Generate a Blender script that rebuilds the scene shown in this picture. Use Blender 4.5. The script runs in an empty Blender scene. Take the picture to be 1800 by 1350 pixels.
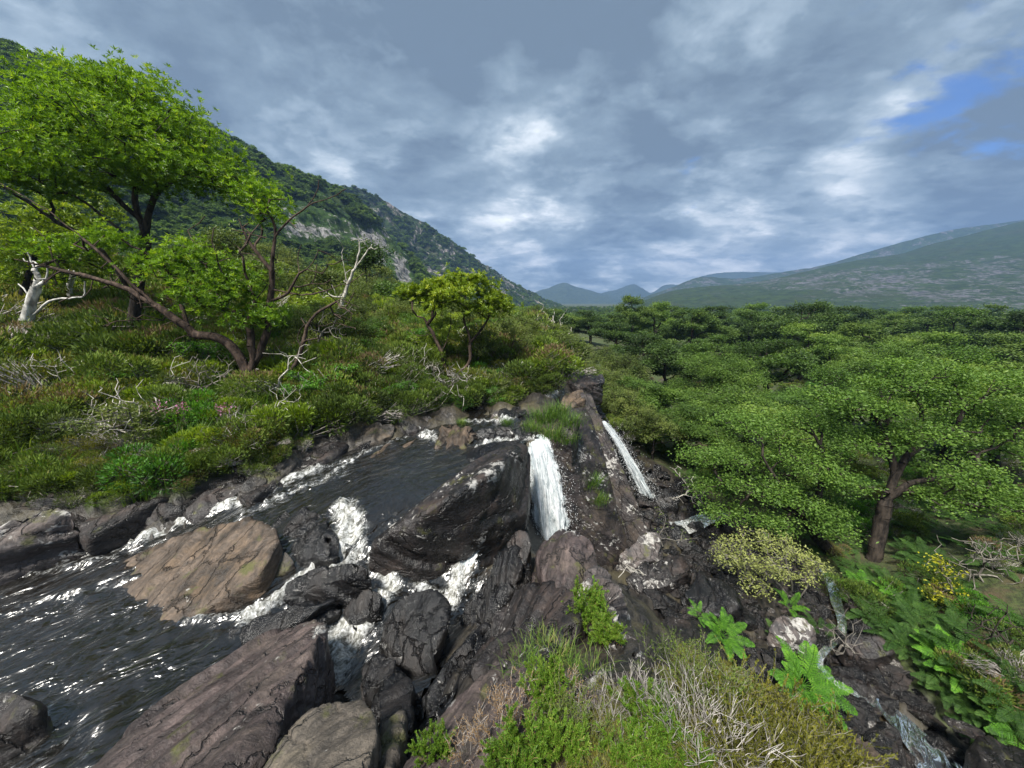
import bpy, bmesh, math, random
import numpy as np
from math import radians, sin, cos, pi
from mathutils import Vector

# ------------------------------------------------------------------ camera, sky, sun, exposure
scene = bpy.context.scene
COL = scene.collection
PITCH = radians(12.6)
SP, CP = sin(PITCH), cos(PITCH)
FPX = 649.0
cam_d = bpy.data.cameras.new("camera")
cam_d.sensor_fit = 'HORIZONTAL'; cam_d.sensor_width = 36.0
cam_d.lens = 36.0 * FPX / 1800.0
cam_d.clip_start = 0.05; cam_d.clip_end = 20000
cam = bpy.data.objects.new("camera", cam_d); COL.objects.link(cam)
cam.location = (0, 0, 0); cam.rotation_euler = (radians(90) - PITCH, 0, 0)
scene.camera = cam

SUN_DIR = Vector((-0.26, -0.46, 0.85)).normalized()      # towards the sun
SUN_EL = math.asin(SUN_DIR.z); SUN_AZ = math.atan2(SUN_DIR.x, SUN_DIR.y)
sun_d = bpy.data.lights.new("sun", 'SUN'); sun_d.energy = 4.8; sun_d.angle = radians(11); sun_d.color = (1.0, 0.96, 0.88)
sun = bpy.data.objects.new("sun", sun_d); COL.objects.link(sun)
sun.rotation_euler = (-SUN_DIR).to_track_quat('-Z', 'Y').to_euler()

scene.view_settings.view_transform = 'Standard'; scene.view_settings.look = 'None'
scene.view_settings.exposure = 1.0; scene.view_settings.gamma = 1.0
scene.view_settings.use_curve_mapping = False
cy = scene.cycles
cy.use_denoising = True
cy.max_bounces = 6; cy.diffuse_bounces = 3; cy.glossy_bounces = 3; cy.transmission_bounces = 4
cy.transparent_max_bounces = 12; cy.volume_bounces = 1
cy.caustics_reflective = False; cy.caustics_refractive = False
cy.sample_clamp_indirect = 6.0

def raydir(u, v):
    rx, uy = u - 900.0, 675.0 - v
    return np.array([rx, FPX * CP + uy * SP, -FPX * SP + uy * CP])
def W(u, v, z=None, Y=None):
    d = raydir(u, v)
    k = (z / d[2]) if z is not None else (Y / d[1])
    return d * k
def project(p):
    x, y, z = p
    dep = y * CP - z * SP
    return 900 + FPX * x / dep, 675 - FPX * (y * SP + z * CP) / dep, dep

# ------------------------------------------------------------------ node helper
class NT:
    def __init__(s, tree):
        s.t = tree; s.n = tree.nodes; s.l = tree.links
    def new(s, kind, **kw):
        nd = s.n.new(kind)
        for k, v in kw.items():
            setattr(nd, k, v)
        return nd
    def put(s, sock, v):
        if v is None: return
        if isinstance(v, bpy.types.NodeSocket): s.l.new(v, sock)
        else: sock.default_value = v
    def math(s, op, a, b=None, c=None, clamp=False):
        nd = s.new('ShaderNodeMath', operation=op, use_clamp=clamp)
        for i, v in enumerate((a, b, c)):
            if v is not None: s.put(nd.inputs[i], v)
        return nd.outputs[0]
    def vmath(s, op, a, b=None, scale=None):
        nd = s.new('ShaderNodeVectorMath', operation=op)
        s.put(nd.inputs[0], a)
        if b is not None: s.put(nd.inputs[1], b)
        if scale is not None: s.put(nd.inputs['Scale'], scale)
        return nd.outputs['Value'] if op in ('DOT_PRODUCT', 'LENGTH') else nd.outputs['Vector']
    def noise(s, vec, scale, detail=5, rough=0.55, dist=0.0, color=False):
        nd = s.new('ShaderNodeTexNoise')
        s.put(nd.inputs['Vector'], vec); s.put(nd.inputs['Scale'], scale); nd.inputs['Detail'].default_value = detail
        nd.inputs['Roughness'].default_value = rough; nd.inputs['Distortion'].default_value = dist
        return nd.outputs['Color' if color else 'Fac']
    def ramp(s, fac, stops, interp='LINEAR'):
        nd = s.new('ShaderNodeValToRGB'); cr = nd.color_ramp; cr.interpolation = interp
        while len(cr.elements) < len(stops): cr.elements.new(0.5)
        for e, (p, c) in zip(cr.elements, stops):
            e.position = p; e.color = c if len(c) == 4 else (*c, 1)
        s.put(nd.inputs['Fac'], fac)
        return nd.outputs['Color']
    def step(s, x, lo, hi, a=0.0, b=1.0):
        nd = s.new('ShaderNodeMapRange', interpolation_type='SMOOTHSTEP')
        s.put(nd.inputs['Value'], x)
        nd.inputs['From Min'].default_value = lo; nd.inputs['From Max'].default_value = hi
        nd.inputs['To Min'].default_value = a; nd.inputs['To Max'].default_value = b
        return nd.outputs['Result']
    def mix(s, fac, a, b, mode='MIX'):
        nd = s.new('ShaderNodeMix', data_type='RGBA', blend_type=mode)
        s.put(nd.inputs['Factor'], fac)
        for i, v in ((6, a), (7, b)):
            if not isinstance(v, bpy.types.NodeSocket) and len(v) == 3: v = (*v, 1)
            s.put(nd.inputs[i], v)
        return nd.outputs[2]
    def combine(s, x, y, z):
        nd = s.new('ShaderNodeCombineXYZ')
        for i, v in enumerate((x, y, z)): s.put(nd.inputs[i], v)
        return nd.outputs[0]
    def sep(s, v):
        nd = s.new('ShaderNodeSeparateXYZ'); s.put(nd.inputs[0], v); return nd.outputs
    def bump(s, h, strength, dist, normal=None):
        nd = s.new('ShaderNodeBump'); nd.inputs['Strength'].default_value = strength
        nd.inputs['Distance'].default_value = dist; s.put(nd.inputs['Height'], h)
        if normal is not None: s.put(nd.inputs['Normal'], normal)
        return nd.outputs['Normal']
    def attr(s, name, out='Fac'):
        nd = s.new('ShaderNodeAttribute', attribute_name=name); return nd.outputs[out]
    def mixsh(s, fac, a, b):
        nd = s.new('ShaderNodeMixShader'); s.put(nd.inputs[0], fac); s.l.new(a, nd.inputs[1]); s.l.new(b, nd.inputs[2])
        return nd.outputs[0]

# ------------------------------------------------------------------ world: broken cloud over a Nishita sky
world = bpy.data.worlds.new("World"); scene.world = world; world.use_nodes = True
w = NT(world.node_tree); w.n.clear()
sky = w.new('ShaderNodeTexSky', sky_type='NISHITA')
sky.sun_disc = False; sky.sun_elevation = SUN_EL; sky.sun_rotation = SUN_AZ
sky.altitude = 100; sky.air_density = 1.0; sky.dust_density = 0.4; sky.ozone_density = 1.6
dirv = w.new('ShaderNodeTexCoord').outputs['Generated']
sx, sy_, sz = w.sep(dirv)
zc = w.math('MAXIMUM', sz, 0.0)
den = w.math('ADD', zc, 0.26)
cx = w.math('DIVIDE', sx, den); cyy = w.math('DIVIDE', sy_, den)
cvec = w.combine(cx, w.math('MULTIPLY', cyy, 1.15), 0.37)
warp = w.noise(cvec, 1.6, 3, 0.5, color=True)
cv2 = w.vmath('ADD', cvec, w.vmath('SCALE', w.vmath('SUBTRACT', warp, (0.5, 0.5, 0.5)), scale=0.16))
big = w.noise(cv2, 1.1, 4, 0.5)
mid = w.noise(w.vmath('ADD', cv2, (5.1, 2.3, 0.0)), 2.9, 8, 0.56, 0.0)
fine = w.noise(w.vmath('ADD', cv2, (1.7, 9.3, 0.0)), 8.0, 7, 0.6, 0.0)
light = w.math('ADD', w.math('MULTIPLY', big, 0.40), w.math('ADD', w.math('MULTIPLY', mid, 0.42), w.math('MULTIPLY', fine, 0.18)))
def blob(u, v, rad, amount, fld):
    d = raydir(u, v); d = d / np.linalg.norm(d)
    dt = w.vmath('DOT_PRODUCT', dirv, tuple(float(c) for c in d))
    m = w.step(dt, cos(radians(rad)), 1.0, 0.0, amount)
    return w.math('ADD', fld, m)
for b in [(850, 110, 24, -0.12), (520, 60, 30, -0.08), (250, 40, 30, -0.03), (1050, 400, 16, -.04), (840, 345, 9, 0.12), (970, 290, 14, 0.15), (640, 250, 15, 0.11), (900, 430, 10, 0.05), (1200, 420, 12, 0.05), (1545, 318, 9, 0.11),
          (1020, 355, 10, -0.03), (1760, 300, 11, -0.17), (860, 400, 8, -0.02), (1130, 330, 10, -0.045), (950, 450, 9, 0.02), (1330, 380, 9, -0.03),
          (1240, 40, 20, -0.10), (1500, 40, 16, -0.03), (1600, 230, 9, -0.03), (150, 80, 20, 0.045), (1000, 440, 6, -.02)]:
    light = blob(*b, light)
puff = w.noise(w.vmath('ADD', cv2, (7.7, 1.9, 3.0)), 2.1, 8, 0.56, 0.0)
puff2 = w.noise(w.vmath('ADD', cv2, (2.2, 6.1, 5.0)), 3.6, 8, 0.58, 0.0)
light = w.math('ADD', w.math('MULTIPLY', w.math('SUBTRACT', light, 0.5), 1.35), 0.475)
light = w.math('ADD', light, w.math('ADD', w.step(puff, .47, .56, -.045, .045), w.step(puff2, .48, .58, -.03, .035)))
horizon_lift = w.math('ADD', w.step(zc, 0.0, 0.25, 0.07, 0.0), w.step(zc, 0.30, 0.75, 0.0, -0.05))
light = w.math('ADD', light, horizon_lift)
cloud_col = w.ramp(light, [(0.28, (0.085, 0.115, 0.150)), (0.40, (0.130, 0.172, 0.212)), (0.50, (0.200, 0.248, 0.292)), (0.58, (0.29, 0.335, 0.375)),
                           (0.68, (0.46, 0.49, 0.515)), (0.80, (0.66, 0.675, 0.675))])
gap = w.noise(w.vmath('ADD', cv2, (3.3, -4.1, 2.0)), 2.6, 7, 0.6, 0.2)
for b in [(1850, 100, 12, 0.10), (1800, 200, 8, 0.07), (1640, 200, 8, 0.07), (1240, 305, 5, 0.08), (1500, 330, 12, -0.10), (1740, 310, 9, -0.10), (300, 60, 60, -0.16), (700, 200, 40, -.12), (1100, 60, 30, -.08)]:
    gap = blob(*b, gap)
gapm = w.math('MULTIPLY', w.step(gap, 0.58, 0.72), 0.9)
blue = w.mix(1.0, sky.outputs['Color'], (0.034, 0.048, 0.072), 'MULTIPLY')
skyc = w.mix(gapm, cloud_col, blue)
bg = w.new('ShaderNodeBackground'); w.put(bg.inputs['Color'], skyc); bg.inputs['Strength'].default_value = 1.18
wo = w.new('ShaderNodeOutputWorld'); w.l.new(bg.outputs[0], wo.inputs[0])

# ------------------------------------------------------------------ numeric noise
def _hash(ix, iy, iz, seed):
    h = (ix.astype(np.int64) * 374761393 + iy.astype(np.int64) * 668265263 + iz.astype(np.int64) * 2147483647 + seed * 1274126177) & 0xFFFFFFFF
    h = ((h ^ (h >> 13)) * 1274126177) & 0xFFFFFFFF
    h = ((h ^ (h >> 16)) * 2246822519) & 0xFFFFFFFF
    return ((h ^ (h >> 15)) & 0xFFFFFF) / float(0xFFFFFF)
def vnoise(p, seed=0):
    p = np.asarray(p, float)
    i = np.floor(p).astype(np.int64); f = p - i; f = f * f * f * (f * (f * 6 - 15) + 10)
    r = 0
    for dx in (0, 1):
        wx = f[:, 0] if dx else 1 - f[:, 0]
        for dy in (0, 1):
            wy = f[:, 1] if dy else 1 - f[:, 1]
            for dz in (0, 1):
                wz = f[:, 2] if dz else 1 - f[:, 2]
                r = r + wx * wy * wz * _hash(i[:, 0] + dx, i[:, 1] + dy, i[:, 2] + dz, seed)
    return r * 2 - 1
def fbm(p, octaves=4, seed=0, gain=0.5, lac=2.03):
    p = np.asarray(p, float); a = 1.0; s = 0; tot = 0
    for o in range(octaves):
        s = s + a * vnoise(p, seed + o * 17); tot += a; p = p * lac + 3.7; a *= gain
    return s / tot
def ridged(p, octaves=4, seed=0):
    p = np.asarray(p, float); a = 1.0; s = 0; tot = 0
    for o in range(octaves):
        s = s + a * (1 - np.abs(vnoise(p, seed + o * 17))); tot += a; p = p * 2.03 + 3.7; a *= 0.5
    return s / tot
def sstep(a, b, x):
    t = np.clip((np.asarray(x, float) - a) / (b - a), 0, 1); return t * t * (3 - 2 * t)

# ------------------------------------------------------------------ mesh helpers
def mesh_np(name, verts, faces, mats=(), smooth=True, attrs=None, midx=None):
    """verts Nx3, faces MxK (K 3 or 4) or a list of such arrays"""
    if not isinstance(faces, list): faces = [faces]
    faces = [np.asarray(f, np.int32) for f in faces if len(f)]
    me = bpy.data.meshes.new(name)
    verts = np.ascontiguousarray(verts, np.float32)
    me.vertices.add(len(verts)); me.vertices.foreach_set('co', verts.ravel())
    nl = sum(f.size for f in faces); nf = sum(len(f) for f in faces)
    me.loops.add(nl); me.polygons.add(nf)
    me.loops.foreach_set('vertex_index', np.concatenate([f.ravel() for f in faces]))
    tot = np.concatenate([np.full(len(f), f.shape[1], np.int32) for f in faces])
    st = np.concatenate([[0], np.cumsum(tot)[:-1]]).astype(np.int32)
    me.polygons.foreach_set('loop_start', st)
    if midx is not None: me.polygons.foreach_set('material_index', np.asarray(midx, np.int32))
    me.update(calc_edges=True)
    me.polygons.foreach_set('use_smooth', np.full(nf, bool(smooth)))
    for k, v in (attrs or {}).items():
        a = me.attributes.new(k, 'FLOAT', 'POINT'); a.data.foreach_set('value', np.ascontiguousarray(v, np.float32))
    for m in mats: me.materials.append(m)
    return me
def link(name, data, parent=None, loc=None, rotz=None, scale=None):
    o = bpy.data.objects.new(name, data); COL.objects.link(o)
    if parent is not None: o.parent = parent
    if loc is not None: o.location = loc
    if rotz is not None: o.rotation_euler = (0, 0, rotz)
    if scale is not None: o.scale = (scale,) * 3 if np.isscalar(scale) else scale
    return o
def tag(o, label=None, cat=None, group=None, kind=None):
    if label: o['label'] = label
    if cat: o['category'] = cat
    if group: o['group'] = group
    if kind: o['kind'] = kind
    return o
def grid_faces(nu, nv):
    a = np.arange(nu * nv).reshape(nu, nv)
    return np.stack([a[:-1, :-1], a[1:, :-1], a[1:, 1:], a[:-1, 1:]], -1).reshape(-1, 4)
def poly_interp(pts, n):
    """n points evenly along the parameter of a polyline, smoothed (Catmull-Rom)"""
    P = np.asarray(pts, float); m = len(P)
    t = np.linspace(0, m - 1, n); i = np.minimum(t.astype(int), m - 2); f = (t - i)[:, None]
    p0 = P[np.maximum(i - 1, 0)]; p1 = P[i]; p2 = P[i + 1]; p3 = P[np.minimum(i + 2, m - 1)]
    return 0.5 * (2 * p1 + (p2 - p0) * f + (2 * p0 - 5 * p1 + 4 * p2 - p3) * f ** 2 + (3 * p1 - p0 - 3 * p2 + p3) * f ** 3)
def seg_dist(X, Y, poly):
    """distance of points to a polyline in plan"""
    best = np.full(X.shape, 1e9)
    for a, b in zip(poly[:-1], poly[1:]):
        dx, dy = b[0] - a[0], b[1] - a[1]; L = dx * dx + dy * dy + 1e-12
        t = np.clip(((X - a[0]) * dx + (Y - a[1]) * dy) / L, 0, 1)
        best = np.minimum(best, np.hypot(X - a[0] - t * dx, Y - a[1] - t * dy))
    return best
def inside(X, Y, poly):
    r = np.zeros(X.shape, bool); n = len(poly)
    for i in range(n):
        x1, y1 = poly[i][:2]; x2, y2 = poly[(i + 1) % n][:2]
        c = ((y1 > Y) != (y2 > Y)) & (X < (x2 - x1) * (Y - y1) / (y2 - y1 + 1e-12) + x1)
        r ^= c
    return r
class RBF:
    def __init__(s, pts):
        P = np.asarray(pts, float); s.c = P[:, :2]; n = len(P)
        A = np.zeros((n + 3, n + 3)); d = np.hypot(*(s.c[:, None] - s.c[None]).transpose(2, 0, 1))
        A[:n, :n] = -d; A[:n, n] = 1; A[:n, n + 1:] = s.c; A[n, :n] = 1; A[n + 1:, :n] = s.c.T
        A[:n, :n] += np.eye(n) * 0.02
        s.w = np.linalg.solve(A, np.concatenate([P[:, 2], [0, 0, 0]]))
    def __call__(s, x, y):
        x = np.asarray(x, float); sh = x.shape; x = x.ravel(); y = np.asarray(y, float).ravel()
        out = s.w[-3] + s.w[-2] * x + s.w[-1] * y
        for (cx_, cy_), wi in zip(s.c, s.w): out -= wi * np.hypot(x - cx_, y - cy_)
        return out.reshape(sh)

# ------------------------------------------------------------------ materials: rock, ground, water
A_DIR = np.array([0.45, 0.89, 0.0]); A_DIR /= np.linalg.norm(A_DIR)
N_DIR = np.array([0.62, -0.31, 0.72]); N_DIR -= A_DIR * N_DIR.dot(A_DIR); N_DIR /= np.linalg.norm(N_DIR)
B_DIR = np.cross(N_DIR, A_DIR)
def principled(m, **kw):
    b = m.new('ShaderNodeBsdfPrincipled')
    for k, v in kw.items(): m.put(b.inputs[k], v)
    out = m.new('ShaderNodeOutputMaterial'); m.l.new(b.outputs[0], out.inputs[0])
    return b
def new_mat(name):
    mt = bpy.data.materials.new(name); mt.use_nodes = True; nt = NT(mt.node_tree); nt.n.clear(); return mt, nt
def m_scale(c, k): return tuple(x * k for x in c)
def rock_material(name, dark, light_, tan, rough=(0.25, 0.6), lichen=0.0, moss=0.0, strata=1.0, bumpd=0.03, tanamt=.5):
    mt, m = new_mat(name)
    pos = m.new('ShaderNodeTexCoord').outputs['Object']
    info = m.new('ShaderNodeObjectInfo').outputs['Random']
    pos = m.vmath('ADD', pos, m.combine(m.math('MULTIPLY', info, 37.0), m.math('MULTIPLY', info, 11.0), 0.0))
    sv = m.combine(m.vmath('DOT_PRODUCT', pos, tuple(A_DIR)), m.math('MULTIPLY', m.vmath('DOT_PRODUCT', pos, tuple(B_DIR)), 1.6),
                   m.math('MULTIPLY', m.vmath('DOT_PRODUCT', pos, tuple(N_DIR)), 3.6 * strata))
    n1 = m.noise(sv, 1.3, 8, 0.62, 0.4); n2 = m.noise(pos, 1.7, 6, 0.6); n3 = m.noise(sv, 6.0, 8, 0.68, 0.3); n4 = m.noise(pos, 26.0, 5, 0.65)
    col = m.mix(m.step(n1, 0.36, 0.66), dark, light_)
    col = m.mix(m.math('MULTIPLY', m.step(n2, 0.48, 0.68), tanamt), col, tan)
    col = m.mix(0.8, col, m.ramp(n3, [(0.3, (0.3, 0.3, 0.3)), (0.5, (0.9, 0.9, 0.9)), (0.72, (1.7, 1.65, 1.6))]), 'MULTIPLY')
    col = m.mix(0.5, col, m.ramp(n4, [(0.3, (0.5, 0.5, 0.5)), (0.7, (1.4, 1.4, 1.4))]), 'MULTIPLY')
    vo = m.new('ShaderNodeTexVoronoi', feature='DISTANCE_TO_EDGE'); vo.inputs['Scale'].default_value = 0.8
    m.put(vo.inputs['Vector'], m.vmath('ADD', sv, m.vmath('SCALE', m.noise(pos, 2.2, 5, .6, color=True), scale=0.9)))
    ck = m.math('MULTIPLY', m.step(vo.outputs['Distance'], 0.0, 0.035), m.step(n2, .40, .56, 0.0, 1.0)); ck = m.math('SUBTRACT', 1.0, m.math('MULTIPLY', m.math('SUBTRACT', 1.0, m.step(vo.outputs['Distance'], 0.0, 0.03)), m.step(n2, .38, .58)))
    col = m.mix(m.math('MULTIPLY', m.math('SUBTRACT', 1.0, ck), .6), col, m_scale(dark, .35))
    n5 = m.noise(pos, 70.0, 4, 0.7)
    col = m.mix(0.45, col, m.ramp(n5, [(0.3, (0.55, 0.55, 0.55)), (0.7, (1.4, 1.4, 1.4))]), 'MULTIPLY')
    up = m.sep(m.new('ShaderNodeNewGeometry').outputs['Normal'])[2]
    rgh = m.step(n2, 0.3, 0.7, rough[0], rough[1])
    if moss > 0:
        mm = m.math('MULTIPLY', m.step(m.noise(pos, 2.6, 6, 0.65), 0.60 - 0.16 * moss, 0.72 - 0.12 * moss), m.math('MULTIPLY', m.step(up, -0.2, 0.5), 0.85))
        col = m.mix(mm, col, m.mix(n4, (0.035, 0.05, 0.008), (0.12, 0.11, 0.03)))
    if lichen > 0:
        ln = m.noise(m.vmath('ADD', m.vmath('SCALE', pos, scale=0.7), m.vmath('SCALE', sv, scale=0.35)), 6.5, 8, 0.68, 0.6)
        big_ = m.noise(pos, 1.1, 3, 0.5)
        lm = m.step(m.math('ADD', ln, m.math('MULTIPLY', m.math('SUBTRACT', big_, 0.5), 0.60)), 0.70 - 0.17 * lichen, 0.76 - 0.17 * lichen)
        lm = m.math('MAXIMUM', lm, m.step(m.math('ADD', m.math('MULTIPLY', m.attr('lichen'), .35), ln), .72, .86))
        lm = m.math('MULTIPLY', lm, m.step(n4, 0.25, 0.55, 0.45, 1.0))
        col = m.mix(lm, col, m.mix(n3, (0.26, 0.25, 0.23), (0.52, 0.50, 0.47)))
        rgh = m.math('MAXIMUM', rgh, m.math('MULTIPLY', lm, 0.85))
    h = m.math('ADD', m.math('MULTIPLY', n3, 0.7), m.math('ADD', m.math('MULTIPLY', n4, 0.22), m.math('MULTIPLY', m.noise(pos, 7.0, 6, 0.6), 0.5)))
    h = m.math('ADD', h, m.math('ADD', m.math('MULTIPLY', ck, 0.9), m.math('MULTIPLY', n5, .10)))
    nb = m.bump(h, 1.0, bumpd * 1.6)
    principled(m, **{'Base Color': col, 'Roughness': rgh, 'Normal': nb, 'Specular IOR Level': 0.5})
    return mt
M = {}
M['rock_wet'] = rock_material('wet_dark_rock', (0.005, 0.005, 0.006), (0.019, 0.018, 0.018), (0.045, 0.034, 0.028), (0.13, 0.40), 0.10, 0.0, tanamt=.35)
M['rock_dark'] = rock_material('dark_rock', (0.009, 0.008, 0.008), (0.036, 0.031, 0.030), (0.075, 0.050, 0.040), (0.2, 0.55), 0.35, 0.1)
M['rock_purple'] = rock_material('purple_rock', (0.030, 0.022, 0.021), (0.098, 0.073, 0.068), (0.13, 0.10, 0.08), (0.4, 0.75), 0.22, 0.15)
M['rock_brown'] = rock_material('brown_rock', (0.034, 0.025, 0.018), (0.125, 0.092, 0.068), (0.19, 0.125, 0.072), (0.35, 0.7), 0.05, 0.25)
M['rock_grey'] = rock_material('grey_brown_rock', (0.050, 0.042, 0.035), (0.125, 0.105, 0.084), (0.145, 0.12, 0.07), (0.5, 0.8), 0.10, 0.45)
M['rock_lichen'] = rock_material('lichen_rock', (0.05, 0.045, 0.045), (0.12, 0.10, 0.095), (0.16, 0.12, 0.10), (0.5, 0.8), 0.85, 0.2)
M['rock_cliff'] = rock_material('cliff_rock', (0.012, 0.010, 0.010), (0.050, 0.040, 0.038), (0.085, 0.062, 0.044), (0.3, 0.65), 0.5, 0.35, strata=1.3)
M['rock_bank'] = rock_material('bank_rock', (0.018, 0.016, 0.015), (0.07, 0.06, 0.05), (0.16, 0.115, 0.07), (0.3, 0.65), 0.15, 0.35)

mt, m = new_mat('ground'); M['ground'] = mt
pos = m.new('ShaderNodeNewGeometry').outputs['Position']
soil = m.attr('soil')
g1 = m.noise(pos, 1.1, 6, 0.6); g2 = m.noise(pos, 9.0, 6, 0.65); g3 = m.noise(pos, 0.08, 4, 0.5)
sv = m.combine(m.vmath('DOT_PRODUCT', pos, tuple(A_DIR)), m.math('MULTIPLY', m.vmath('DOT_PRODUCT', pos, tuple(B_DIR)), 1.6), m.math('MULTIPLY', m.vmath('DOT_PRODUCT', pos, tuple(N_DIR)), 5.0))
g4 = m.noise(sv, 3.0, 7, 0.65, .3)
rockc = m.mix(m.step(g4, 0.35, 0.65), (0.012, 0.011, 0.011), (0.05, 0.043, 0.036))
rockc = m.mix(m.math('MULTIPLY', m.step(g1, .45, .7), .6), rockc, (0.10, 0.085, 0.045))
veg = m.mix(m.step(g2, 0.35, 0.65), (0.020, 0.026, 0.008), (0.055, 0.075, 0.018))
veg = m.mix(m.step(g1, 0.5, 0.7), veg, (0.075, 0.055, 0.028))
veg = m.mix(m.math('MULTIPLY', m.step(g3, .5, .65), .6), veg, (0.05, 0.075, 0.018))
col = m.mix(soil, rockc, veg)
nb = m.bump(m.math('ADD', g4, m.math('MULTIPLY', g2, .6)), 0.9, 0.06)
principled(m, **{'Base Color': col, 'Roughness': m.math('ADD', m.math('MULTIPLY', soil, 0.5), 0.35), 'Normal': nb})

FLOW = A_DIR
mt, m = new_mat('river_water'); M['water'] = mt
pos = m.new('ShaderNodeNewGeometry').outputs['Position']
foam = m.attr('foam')
fv = m.combine(m.math('MULTIPLY', m.vmath('DOT_PRODUCT', pos, (0.62, 0.78, 0)), 1.3), m.math('MULTIPLY', m.vmath('DOT_PRODUCT', pos, (0.78, -0.62, 0)), 3.2), 0.0)
r1 = m.noise(fv, 1.7, 3, 0.5, 1.0); r2 = m.noise(fv, 5.0, 2, 0.5, 0.8)
nb = m.bump(m.math('ADD', m.math('MULTIPLY', r1, 1.0), m.math('MULTIPLY', r2, 0.12)), 1.0, 0.085)
f1 = m.noise(fv, 5.5, 8, 0.72, 1.2); f2 = m.noise(pos, 19.0, 5, 0.7, 0.8)
ff = m.math('ADD', m.math('MULTIPLY', f1, 0.65), m.math('MULTIPLY', f2, 0.35))
fm = m.step(m.math('ADD', m.math('MULTIPLY', foam, 0.52), m.math('MULTIPLY', ff, 1.7)), 1.03, 1.58)
tr = m.new('ShaderNodeBsdfTransparent'); m.put(tr.inputs[0], (0.30, 0.215, 0.095, 1))
gl = m.new('ShaderNodeBsdfGlossy'); gl.inputs['Roughness'].default_value = 0.24; gl.inputs['Color'].default_value = (1, 1, 1, 1); m.l.new(nb, gl.inputs['Normal'])
body = m.new('ShaderNodeBsdfDiffuse'); body.inputs['Color'].default_value = (0.010, 0.008, 0.004, 1)
fr = m.new('ShaderNodeFresnel'); fr.inputs['IOR'].default_value = 1.62; m.l.new(nb, fr.inputs['Normal'])
base = m.mixsh(0.22, tr.outputs[0], body.outputs[0])
wat = m.mixsh(m.math('MULTIPLY', fr.outputs[0], 1.5, clamp=True), base, gl.outputs[0])
fo = m.new('ShaderNodeBsdfPrincipled'); m.put(fo.inputs['Base Color'], m.mix(m.step(ff, .4, .62), (0.22, 0.215, 0.175), (0.74, 0.75, 0.75))); fo.inputs['Roughness'].default_value = 0.35
m.l.new(m.bump(ff, 0.8, 0.07), fo.inputs['Normal'])
fin = m.mixsh(fm, wat, fo.outputs[0])
out = m.new('ShaderNodeOutputMaterial'); m.l.new(fin, out.inputs[0])

mt, m = new_mat('falling_water'); M['fall'] = mt
st, ac = m.attr('along'), m.attr('across')
v1 = m.combine(m.math('MULTIPLY', ac, 13.0), m.math('MULTIPLY', st, 1.9), m.attr('sheet'))
s1 = m.noise(v1, 1.0, 8, 0.72, 1.2)
s2 = m.noise(m.new('ShaderNodeNewGeometry').outputs['Position'], 24.0, 5, 0.7)
ac2 = m.math('ADD', ac, m.math('MULTIPLY', m.math('SUBTRACT', m.noise(m.combine(0.0, m.math('MULTIPLY', st, 3.0), m.attr('sheet')), 1.0, 5, .65), .5), .7))
edge = m.math('MULTIPLY', m.step(ac2, 0.0, 0.22), m.step(ac2, 1.0, 0.78))
op = m.step(m.math('ADD', m.math('ADD', s1, m.math('MULTIPLY', s2, 0.45)), m.math('MULTIPLY', edge, 0.42)), 0.78, 0.98)
dfl = m.new('ShaderNodeBsdfDiffuse'); m.put(dfl.inputs['Color'], m.mix(m.step(s1, .38, .62), (0.34, 0.40, 0.42), (0.88, 0.90, 0.91)))
trl = m.new('ShaderNodeBsdfTranslucent'); trl.inputs['Color'].default_value = (0.8, 0.84, 0.85, 1)
tp = m.new('ShaderNodeBsdfTransparent')
sh = m.mixsh(op, tp.outputs[0], m.mixsh(0.3, dfl.outputs[0], trl.outputs[0]))
out = m.new('ShaderNodeOutputMaterial'); m.l.new(sh, out.inputs[0])

mt, m = new_mat('water_spray'); M['spray'] = mt
principled(m, **{'Base Color': (.85, .87, .88, 1), 'Roughness': .3})
def hill_material(name, g_dark, g_light, rock, rockamt, sc, steep=True, tint=None):
    mt, m = new_mat(name)
    pos = m.new('ShaderNodeNewGeometry').outputs['Position']
    a = m.noise(pos, 0.035 * sc, 8, 0.65, .3); b = m.noise(pos, 0.22 * sc, 7, 0.7); c = m.noise(m.vmath('MULTIPLY', pos, (1, 1, .35)), 0.09 * sc, 7, 0.7, .5)
    col = m.mix(m.step(b, 0.35, 0.66), g_dark, g_light)
    col = m.mix(m.math('MULTIPLY', m.step(a, .5, .68), .6), col, tint or g_dark)
    rk = m.attr('crag')
    c2 = m.noise(m.vmath('MULTIPLY', pos, (1, 1, .3)), 0.5 * sc, 6, 0.7, .4)
    rm = m.step(m.math('ADD', m.math('MULTIPLY', rk, 0.45), m.math('ADD', m.math('MULTIPLY', c, .75), m.math('MULTIPLY', c2, .75))), 1.00 - rockamt, 1.10 - rockamt)
    col = m.mix(rm, col, m.mix(m.step(c2, .35, .65), m_scale(rock, .22), m_scale(rock, 1.25)))
    nb = m.bump(m.math('ADD', b, c), 0.8, 2.2 / sc)
    principled(m, **{'Base Color': col, 'Roughness': 0.9, 'Normal': nb, 'Specular IOR Level': 0.1})
    return mt
def m_scale(c, k): return tuple(x * k for x in c)
M['hill_near'] = hill_material('wooded_mountainside', (0.010, 0.022, 0.007), (0.040, 0.075, 0.018), (0.20, 0.195, 0.19), 0.05, 1.0, tint=(0.05, 0.06, 0.02))
M['hill_far'] = hill_material('craggy_mountainside', (0.014, 0.022, 0.010), (0.034, 0.056, 0.018), (0.19, 0.17, 0.165), 0.12, 0.6, tint=(0.045, 0.04, 0.022))
M['hill_right'] = hill_material('stony_hillside', (0.018, 0.030, 0.013), (0.036, 0.058, 0.018), (0.10, 0.10, 0.108), 0.13, 0.3, tint=(0.036, 0.042, 0.024))
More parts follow.
